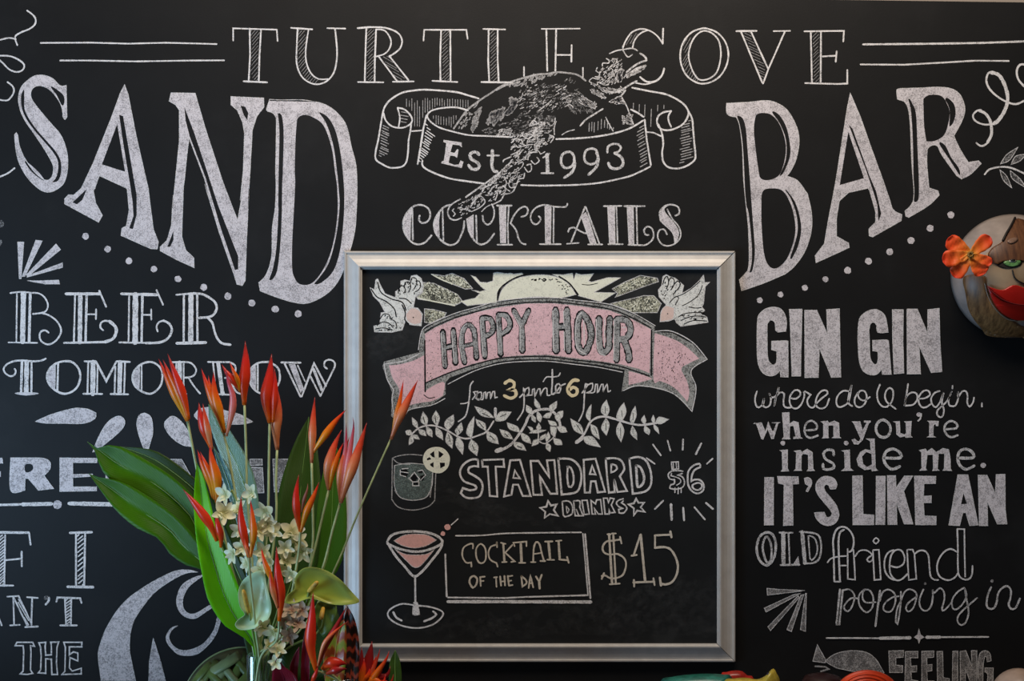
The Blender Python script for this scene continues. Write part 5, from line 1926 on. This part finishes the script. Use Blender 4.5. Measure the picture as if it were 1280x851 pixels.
anthurium([(392,709),(378,711),(369,722),(368,736),(360,743),(356,753),(368,754),(386,748),(398,750),(414,755),(432,756),(449,752),(440,740),(426,725),(410,714)], (386,739), ((386,739),(397,727)), [(386,740),(376,775),(345,815),(326,900)], 0.375, M_sp2, -0.010, 'olive green anthurium pointing right towards the frame')
anthurium([(396,754),(394,770),(398,786),(404,796),(414,786),(420,770),(420,756),(408,752)], (404,760), ((404,760),(401,774)), [(404,760),(398,790),(350,820),(328,900)], 0.33, M_sp3, -0.006, 'small shadowed green anthurium under the olive one')

# ------------------------------------------------------------ white orchids
M_or = attr_mat('white_orchid', [(0, (0.95, 0.95, 0.74)), (0.6, (0.92, 0.88, 0.50)), (1, (0.50, 0.50, 0.18))], 0.45, trans=0.2)
M_or2 = attr_mat('withered_orchid', [(0, (0.50, 0.38, 0.26)), (0.6, (0.42, 0.27, 0.15)), (1, (0.25, 0.10, 0.05))], 0.5, trans=0.1)
def orchid_mesh(mat, petals=5):
    v = []; f = []; at = []
    def petal(a, L, w, lift, cup):
        n = 7; m = 5; b = len(v)
        for i in range(n):
            s = i/(n-1); ww = w*math.sin(math.pi*min(.98, s*.86+.1))**0.8
            for j in range(m):
                u = 2*j/(m-1)-1
                x = s*L; y = u*ww; z = lift*s*s*L+cup*u*u*ww
                v.append((x*math.cos(a)-y*math.sin(a), -z, x*math.sin(a)+y*math.cos(a))); at.append((1-s, u, 0))
        for i in range(n-1):
            for j in range(m-1): f.append((b+i*m+j, b+i*m+j+1, b+(i+1)*m+j+1, b+(i+1)*m+j))
    for k in range(petals): petal(R_(90+72*k), 1.0, 0.27 if k in (0, 2, 3) else 0.36, 0.25, 0.3)
    petal(R_(270), 0.55, 0.3, 0.9, -0.6); petal(R_(250), 0.3, 0.16, 1.4, -0.4)
    me = bpy.data.meshes.new('orchid_flower'); me.from_pydata(v, [], f); me.materials.append(mat)
    me.polygons.foreach_set('use_smooth', [True]*len(me.polygons))
    a_ = me.attributes.new('t', 'FLOAT_VECTOR', 'POINT'); fl_ = []
    for q in at: fl_ += list(q)
    a_.data.foreach_set('vector', fl_)
    return me
def spray(stem, flowers, d, mat, label, me):
    t = empty('orchid_spray', P(*stem[-1], VD), label, 'flower', 'orchid sprays in the bouquet')
    n = len(stem); path = [(x, y, d-0.012+(VD-d)*(i/(n-1))) for i, (x, y) in enumerate(stem)]
    tube('stem', path, 1.1, M_stem, t, 18, 6)
    for k, (x, y, r, rot) in enumerate(flowers):
        o = bpy.data.objects.new('orchid_flower', me); COL.objects.link(o); o.parent = t
        p = P(x, y, d+0.008*math.sin(k*2.1)); o.location = p-t.location
        s = 1.15*r*PX*(CAMD-d)/CAMD; o.scale = (s, s, s)
        o.rotation_euler = (random.uniform(-.7, .5), R_(rot), random.uniform(-.7, .7))
        q = min(curve_pts(path, 40), key=lambda c: math.dist(c[:2], (x, y)))
        tube('pedicel', [(x, y, d-0.002), ((x+q[0])/2, (y+q[1])/2+3, d-0.006), (q[0], q[1], q[2])], 0.7, M_stem, t, 6, 5)
    return t
me1 = orchid_mesh(M_or); me2 = orchid_mesh(M_or2)
spray([(290,612),(300,640),(308,690),(318,760),(323,830),(322,905)], [(281,618,13,10),(279,641,14,40),(298,636,13,-20),(314,616,12,-35),(300,662,12,15),(291,692,13,60),(303,684,11,0),(308,704,10,25)], 0.385, M_or, 'bright white orchid spray left of the forked heliconia', me1)
spray([(335,636),(332,670),(328,730),(325,820),(325,905)], [(332,640,14,-15),(323,662,13,20),(341,664,12,-30),(329,690,12,45),(337,702,11,5),(325,712,11,-20),(335,655,11,70)], 0.365, M_or, 'cream orchid spray right of the forked heliconia', me1)
spray([(368,652),(362,700),(345,770),(330,820),(328,905)], [(365,664,14,12),(357,685,11,-40),(378,690,13,-70),(358,700,12,30),(364,718,11,0),(372,676,12,50),(351,712,10,20)], 0.355, M_or, 'pale yellow orchid spray beside the two-pronged heliconia', me1)
spray([(366,752),(358,790),(340,825),(330,905)], [(364,762,13,0),(372,778,12,40),(357,776,11,-30),(362,794,11,15),(378,762,10,70)], 0.375, M_or2, 'brownish fading orchid spray under the olive anthurium', me2)
spray([(336,772),(340,800),(334,830),(328,905)], [(326,783,11,120),(342,790,12,200),(336,806,9,30),(348,812,10,-20),(345,828,9,60)], 0.39, M_or, 'white orchid spray drooping over the vase rim', me1)

# ------------------------------------------------------------ woven palm-leaf basket
M_palm = plain('woven_palm_green', (0.10, 0.15, 0.03), 0.42, 0.35, 40)
M_palm2 = plain('woven_palm_pale', (0.20, 0.26, 0.11), 0.42, 0.25, 40)
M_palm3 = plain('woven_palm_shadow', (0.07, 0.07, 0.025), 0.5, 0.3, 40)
bt = empty('woven_basket', P(290, 912, 0.25), 'woven green palm-leaf basket standing left of the vase', 'basket')
BCX, BCY, BRX, BRY = 305, 893, 80, 84
def bdome(x, y): 
    q = 1-((x-BCX)/BRX)**2-((y-BCY)/BRY)**2
    return 0.20+0.075*math.sqrt(max(0, q))
def arc(x0, y0, x1, y1, w, mat, lift, name='palm_strip', sag=0):
    n = 9; v = []; f = []; dx, dy = x1-x0, y1-y0; L = math.hypot(dx, dy); nx, ny = -dy/L, dx/L
    for i in range(n):
        s = i/(n-1); e = math.sin(math.pi*s)
        cx, cy = x0+dx*s+nx*sag*e, y0+dy*s+ny*sag*e
        for j in (-1, -.3, .3, 1):
            px, py = cx+nx*j*w/2, cy+ny*j*w/2
            q_ = math.hypot((px-BCX)/BRX, (py-BCY)/BRY)
            if q_ > .965: px = BCX+(px-BCX)*.965/q_; py = BCY+(py-BCY)*.965/q_
            v.append(P(px, py, bdome(px, py)+lift*(0.3+0.7*e)+(0.0015 if abs(j) < 1 else 0)))
    for i in range(n-1):
        for j in range(3): f.append((i*4+j, i*4+j+1, i*4+j+5, i*4+j+4))
    o = mesh(name, v, f, mat, bt, None, True); md = o.modifiers.new('thickness', 'SOLIDIFY'); md.thickness = 0.001
    return o
blob('basket_wall', [(BCX+BRX*.985*math.cos(R_(a)), BCY+BRY*.985*math.sin(R_(a))) for a in range(180, 361, 12)]+[(BCX+BRX*.9, 912), (BCX-BRX*.9, 912)], lambda x, y: bdome(x, y)-0.004, 0, M_palm3, bt, 8, thick=0.001)
for k in range(7):
    x = 236+k*20
    arc(x-6, 884, x+34, 812+abs(k-3)*4, 11, (M_palm, M_palm2)[k % 2], 0.003)
for k in range(6):
    x = 250+k*20
    arc(x+26, 878, x-16, 822+abs(k-3)*5, 10, (M_palm2, M_palm)[k % 2], 0.005)
for k, (x0, y0, x1, y1) in enumerate([(228,868,262,826),(262,842,300,818),(285,872,322,832),(240,892,285,850),(300,858,350,836)]):
    arc(x0, y0, x1, y1, 12, (M_palm, M_palm2, M_palm)[k % 3], 0.007)
rim = [(BCX+BRX*math.cos(R_(a)), BCY+BRY*math.sin(R_(a))) for a in range(188, 353, 6)]
tube('rim', [(x, y, 0.205) for x, y in rim], 1.3, M_palm2, bt, 60, 6)

# ------------------------------------------------------------ small things on the counter, lower right
M_teal = plain('teal_foil', (0.02, 0.16, 0.12), 0.3, 0.5, 60); M_redf = plain('red_foil', (0.40, 0.02, 0.01), 0.3, 0.3, 60)
M_yel = plain('yellow_foil', (0.52, 0.40, 0.05), 0.3, 0.3, 70); M_dk = plain('dark_print', (0.02, 0.012, 0.02), 0.4, 0.3, 60)
t = empty('snack_packet', P(865, 925, 0.30), 'teal packet lying under the lower right part of the frame', 'packet')
blob('packet_body', [(826,851),(840,846),(862,843),(884,842),(904,843),(915,847),(918,880),(912,926),(830,926),(824,880)], lambda x, y: 0.29, 0.03, M_teal, t, 7)
blob('packet_back', [(826,851),(840,846),(862,843),(884,842),(904,843),(915,847),(918,880),(912,926),(830,926),(824,880)], lambda x, y: 0.289, -0.02, M_teal, t, 7)
t = empty('red_packet', P(915, 925, 0.27), 'red packet showing between the teal and the yellow packets', 'packet')
blob('packet_body', [(901,844),(908,840),(918,838),(928,839),(934,844),(942,848),(944,880),(940,922),(904,922),(900,880)], lambda x, y: 0.27, 0.012, M_redf, t, 6)
t = empty('yellow_packet', P(950, 925, 0.32), 'yellow packet with a pointed twisted corner, right of the red one', 'packet')
blob('packet_body', [(905,852),(918,848),(932,847),(946,849),(956,845),(962,839),(967,835.5),(971,842),(975,852),(978,885),(972,928),(912,928),(904,885)], lambda x, y: 0.315, 0.02, M_yel, t, 7)
blob('printed_mark', [(958,841),(961,840),(966,847),(970,854),(966,856),(961,848)], lambda x, y: 0.3215, 0.002, M_dk, t, 3)
M_or3 = plain('orange_ribbed_plastic', (0.62, 0.05, 0.01), 0.32, 0.25, 40)
t = empty('ribbed_bowl', P(1082, 915, 0.33), 'orange ribbed bowl tipped on its side below the chalk fish', 'bowl')
seg = 44; V = []; F = []; nr = 40
for r in range(nr):
    s_ = 1-r/nr
    for k in range(seg):
        a = 6.2832*k/seg; V.append(P(1084+41*s_*math.cos(a), 869+32*s_*math.sin(a), 0.33+0.05*(1-s_*s_)**.5*0.6+0.0016*math.sin(r*1.25)))
for r in range(nr-1):
    for k in range(seg): F.append((r*seg+k, r*seg+(k+1) % seg, (r+1)*seg+(k+1) % seg, (r+1)*seg+k))
F.append(tuple((nr-1)*seg+k for k in range(seg)))
o = mesh('bowl_shell', V, F, M_or3, t, None, True); md = o.modifiers.new('thickness', 'SOLIDIFY'); md.thickness = 0.003; md.offset = 1
M_mar = plain('dark_maroon_glaze', (0.02, 0.004, 0.004), 0.3, 0.3, 20)
q = P(1028, 930, 0.26); t = empty('dark_jar', (q.x, q.y, CZ), 'dark maroon jar in the shadow left of the orange bowl', 'jar')
lathe('jar_body', q.x, q.y, [(24*PX*.9, CZ+.0005), (30*PX*.9, CZ+.02), (31*PX*.9, P(0, 862, .26).z), (22*PX*.9, P(0, 846, .26).z), (12*PX*.9, P(0, 843, .26).z), (0.001, P(0, 842, .26).z)], M_mar, t, 32)
q = P(1275, 930, 0.3); t = empty('round_ornament', (q.x, q.y, CZ), 'smooth beige round ornament cut off by the lower right corner', 'ornament')
M_bei = plain('beige_glazed', (0.36, 0.26, 0.20), 0.3, 0.35, 18)
pr = [(max(0.0005, 36*PX*.9*math.cos(R_(a))), CZ+0.002+(P(0, 837, 0.3).z-CZ)*(0.5+0.5*math.sin(R_(a)))) for a in range(-90, 91, 9)]
lathe('ornament_body', q.x, q.y, pr, M_bei, t, 32)

# ------------------------------------------------------------ painted face mask on the wall
MX, MY, MRX, MRY, MD = 1266, 345, 77, 76.5, 0.085
def dome(x, y):
    q = 1-((x-MX)/MRX)**2-((y-MY)/MRY)**2
    return 0.004+MD*max(0, q)**0.55
M_skin = plain('mask_wood_skin', (0.36, 0.26, 0.16), 0.5, 0.18, 22)
M_edge = plain('mask_pale_rim', (0.30, 0.25, 0.22), 0.6, 0.2, 30)
M_lip = plain('mask_red_lips', (0.50, 0.014, 0.008), 0.28, 0.1, 30)
M_ink = plain('mask_dark_line', (0.012, 0.008, 0.006), 0.5, 0.1)
M_eye = plain('mask_green_iris', (0.13, 0.30, 0.10), 0.25, 0.4, 300)
M_eyew = plain('mask_pale_ring', (0.45, 0.50, 0.35), 0.3, 0.1)
def hairmat(name, c1, c2):
    m, nt, b, out = nodemat(name)
    tc = N(nt, 'ShaderNodeTexCoord'); mp = N(nt, 'ShaderNodeMapping'); mp.inputs['Scale'].default_value = (190, 60, 16); mp.inputs['Rotation'].default_value = (0, R_(18), 0)
    nt.links.new(tc.outputs['Object'], mp.inputs[0]); n = noise(nt, 1, 4, 0.6, mp.outputs[0])
    nt.links.new(ramp(nt, n, [(0.3, c1), (0.65, c2)]), b.inputs['Base Color']); b.inputs['Roughness'].default_value = 0.42
    return m
M_hair = hairmat('mask_dark_hair', (0.06, 0.022, 0.012), (0.18, 0.075, 0.03))
M_hair2 = hairmat('mask_brown_hair', (0.10, 0.045, 0.016), (0.34, 0.17, 0.06))
mk = empty('face_mask', P(MX, MY, 0), 'round painted face mask with red lips and a green eye, hung on the chalkboard', 'mask')
blob('mask_shell', [(MX+MRX*math.cos(R_(a)), MY+MRY*math.sin(R_(a))) for a in range(0, 360, 12)], dome, 0, M_edge, mk, 26, thick=0.003)
def patch(name, poly, off, mat, smooth=True, step=3.0, corners=None):
    o = spline(poly, True, set(corners or ()), step); 
    tri = tessellate_polygon([[Vector((x, y, 0)) for x, y in o]])
    bm = bmesh.new(); vs = [bm.verts.new((x, y, 0)) for x, y in o]
    for t_ in tri:
        try: bm.faces.new([vs[i] for i in t_])
        except ValueError: pass
    for _ in range(5):
        es = [e for e in bm.edges if e.calc_length() > 5]
        if not es: break
        bmesh.ops.subdivide_edges(bm, edges=es, cuts=1)
        bmesh.ops.triangulate(bm, faces=bm.faces[:])
    bm.verts.ensure_lookup_table()
    V = [P(v.co.x, v.co.y, dome(v.co.x, v.co.y)+off) for v in bm.verts]; F = [tuple(v.index for v in f.verts) for f in bm.faces]
    bm.free()
    ob = recalc(mesh(name, V, F, mat, mk, None, smooth))
    md = ob.modifiers.new('thickness', 'SOLIDIFY'); md.thickness = min(off*0.9, 0.004); md.offset = -1 if ob.data.polygons[0].normal.y < 0 else 1
    return ob
def mp_(*a): return [(1160+a[i]/5.008, 260+a[i+1]/5.008) for i in range(0, len(a), 2)]
patch('face', mp_(355,300, 430,270, 600,280, 850,300, 900,480, 850,640, 700,760, 560,760, 470,680, 390,590, 355,450), 0.002, M_skin)
patch('forelock', mp_(540,62, 470,200, 400,250, 375,300, 430,350, 480,330, 580,325, 640,330, 660,200, 620,90), 0.006, M_hair, corners=[0])
patch('forelock', mp_(560,62, 640,90, 760,180, 860,340, 860,400, 760,340, 670,330, 660,200), 0.005, M_hair, corners=[0])
patch('side_hair', mp_(225,430, 350,430, 365,520, 440,640, 560,730, 640,800, 400,805, 330,750, 260,650, 235,540), 0.005, M_hair2)
patch('side_hair', mp_(560,740, 700,760, 840,660, 900,520, 950,520, 880,700, 740,810, 600,815), 0.005, M_hair2)
patch('hair_highlight_patch', mp_(495,205, 530,185, 565,188, 550,210, 515,220), 0.009, plain('hair_highlight', (0.22, 0.13, 0.09), 0.35))  # highlight on the forelock put into the colour as a paler patch
patch('eye_outline', mp_(420,345, 470,322, 530,308, 585,318, 590,345, 560,368, 500,378, 450,368), 0.0035, M_ink)
patch('iris', mp_(472,342, 500,325, 540,320, 578,330, 578,350, 540,364, 500,360), 0.0055, M_eye)
patch('pupil_ring', mp_(505,330, 530,320, 555,328, 545,338, 515,338), 0.0068, M_eyew)
patch('pupil', mp_(515,322, 532,318, 548,324, 540,333, 520,333), 0.008, M_ink)
patch('eye_outline', mp_(660,330, 720,308, 780,315, 830,345, 800,370, 740,378, 680,368), 0.0035, M_ink)
patch('iris', mp_(672,345, 710,322, 750,322, 785,345, 750,364, 700,364), 0.0055, M_eye)
patch('upper_lip', mp_(366,486, 420,506, 470,514, 520,488, 560,484, 625,505, 690,484, 730,488, 780,514, 880,486, 760,585, 625,608, 480,578), 0.010, M_lip, corners=[0, 9])
patch('lower_lip', mp_(375,500, 470,582, 625,612, 770,585, 870,500, 800,610, 700,680, 625,702, 540,698, 460,655, 410,590), 0.008, M_lip, corners=[0, 4])
def line_on(name, pts, r, mat, off=0.004):
    tube(name, [(x, y, dome(x, y)+off) for x, y in curve_pts(mp_(*pts), 12)], r, mat, mk, 20, 6)
line_on('nose_line', (528,385, 540,430, 565,455, 600,472, 640,480), 0.9, M_ink)
line_on('hair_parting', (545,60, 520,110, 490,160, 468,205), 1.5, M_ink, 0.008)
line_on('chin_line', (355,470, 380,560, 430,640, 500,695, 560,705), 0.8, plain('mask_pale_line', (0.30, 0.24, 0.18), 0.5), 0.0045)
line_on('mouth_line', (372,498, 430,545, 480,578, 560,602, 640,606), 0.7, plain('mask_mouth_line', (0.2, 0.01, 0.01), 0.5), 0.0112)

# orange flower tucked on the mask
M_hib = attr_mat('orange_hibiscus', [(0, (0.92, 0.05, 0.012)), (0.35, (1.0, 0.12, 0.02)), (0.72, (1.0, 0.24, 0.03)), (1, (0.95, 0.5, 0.06))], 0.5, trans=0.15)
hb = empty('orange_flower', P(1213, 318, 0.10), 'orange six-petalled blossom fixed at the left temple of the mask', 'flower')
hc = (1213.5, 318)
for k, (tx, ty, w, m) in enumerate([(1184,299,21,0),(1238,296,19,0),(1178,325,21,0),(1192,346,20,0),(1230,343,21,0),(1240,329,13,0)]):
    dx, dy = tx-hc[0], ty-hc[1]; L = math.hypot(dx, dy); ux, uy = dx/L, dy/L; nx, ny = -uy, ux
    n = 12
    wd = lambda s: w/2*(0.28+0.72*math.sin(math.pi*min(1, s*0.62+0.02))) if s < .80 else w/2*math.sqrt(max(0.02, 1-((s-.80)/.205)**2))*0.99
    Le = []; Re = []
    for i in range(n):
        s = i/(n-1); e = 1-s
        ww = wd(e)*(1+0.05*math.sin(i*2.3+k))
        Le.append((tx-dx*s+nx*ww, ty-dy*s+ny*ww)); Re.append((tx-dx*s-nx*ww, ty-dy*s-ny*ww))
    surf('petal', Le, Re, 0.103+0.004*(k % 3), 0.102+0.002*k, M_hib, hb, 0.25, 14, 7, 0.5)
M_cen = plain('flower_centre', (0.30, 0.16, 0.03), 0.6, 0.4, 400)
for k in range(7):
    a = k*0.9; tube('stamen', [(hc[0], hc[1], 0.104), (hc[0]+3*math.cos(a), hc[1]+3*math.sin(a), 0.116)], 1.2, M_cen, hb, 5, 6)
blob('flower_eye', [(hc[0]+4.5*math.cos(R_(a)), hc[1]+4.5*math.sin(R_(a))) for a in range(0, 360, 30)], lambda x, y: 0.110, 0.004, M_cen, hb, 4)
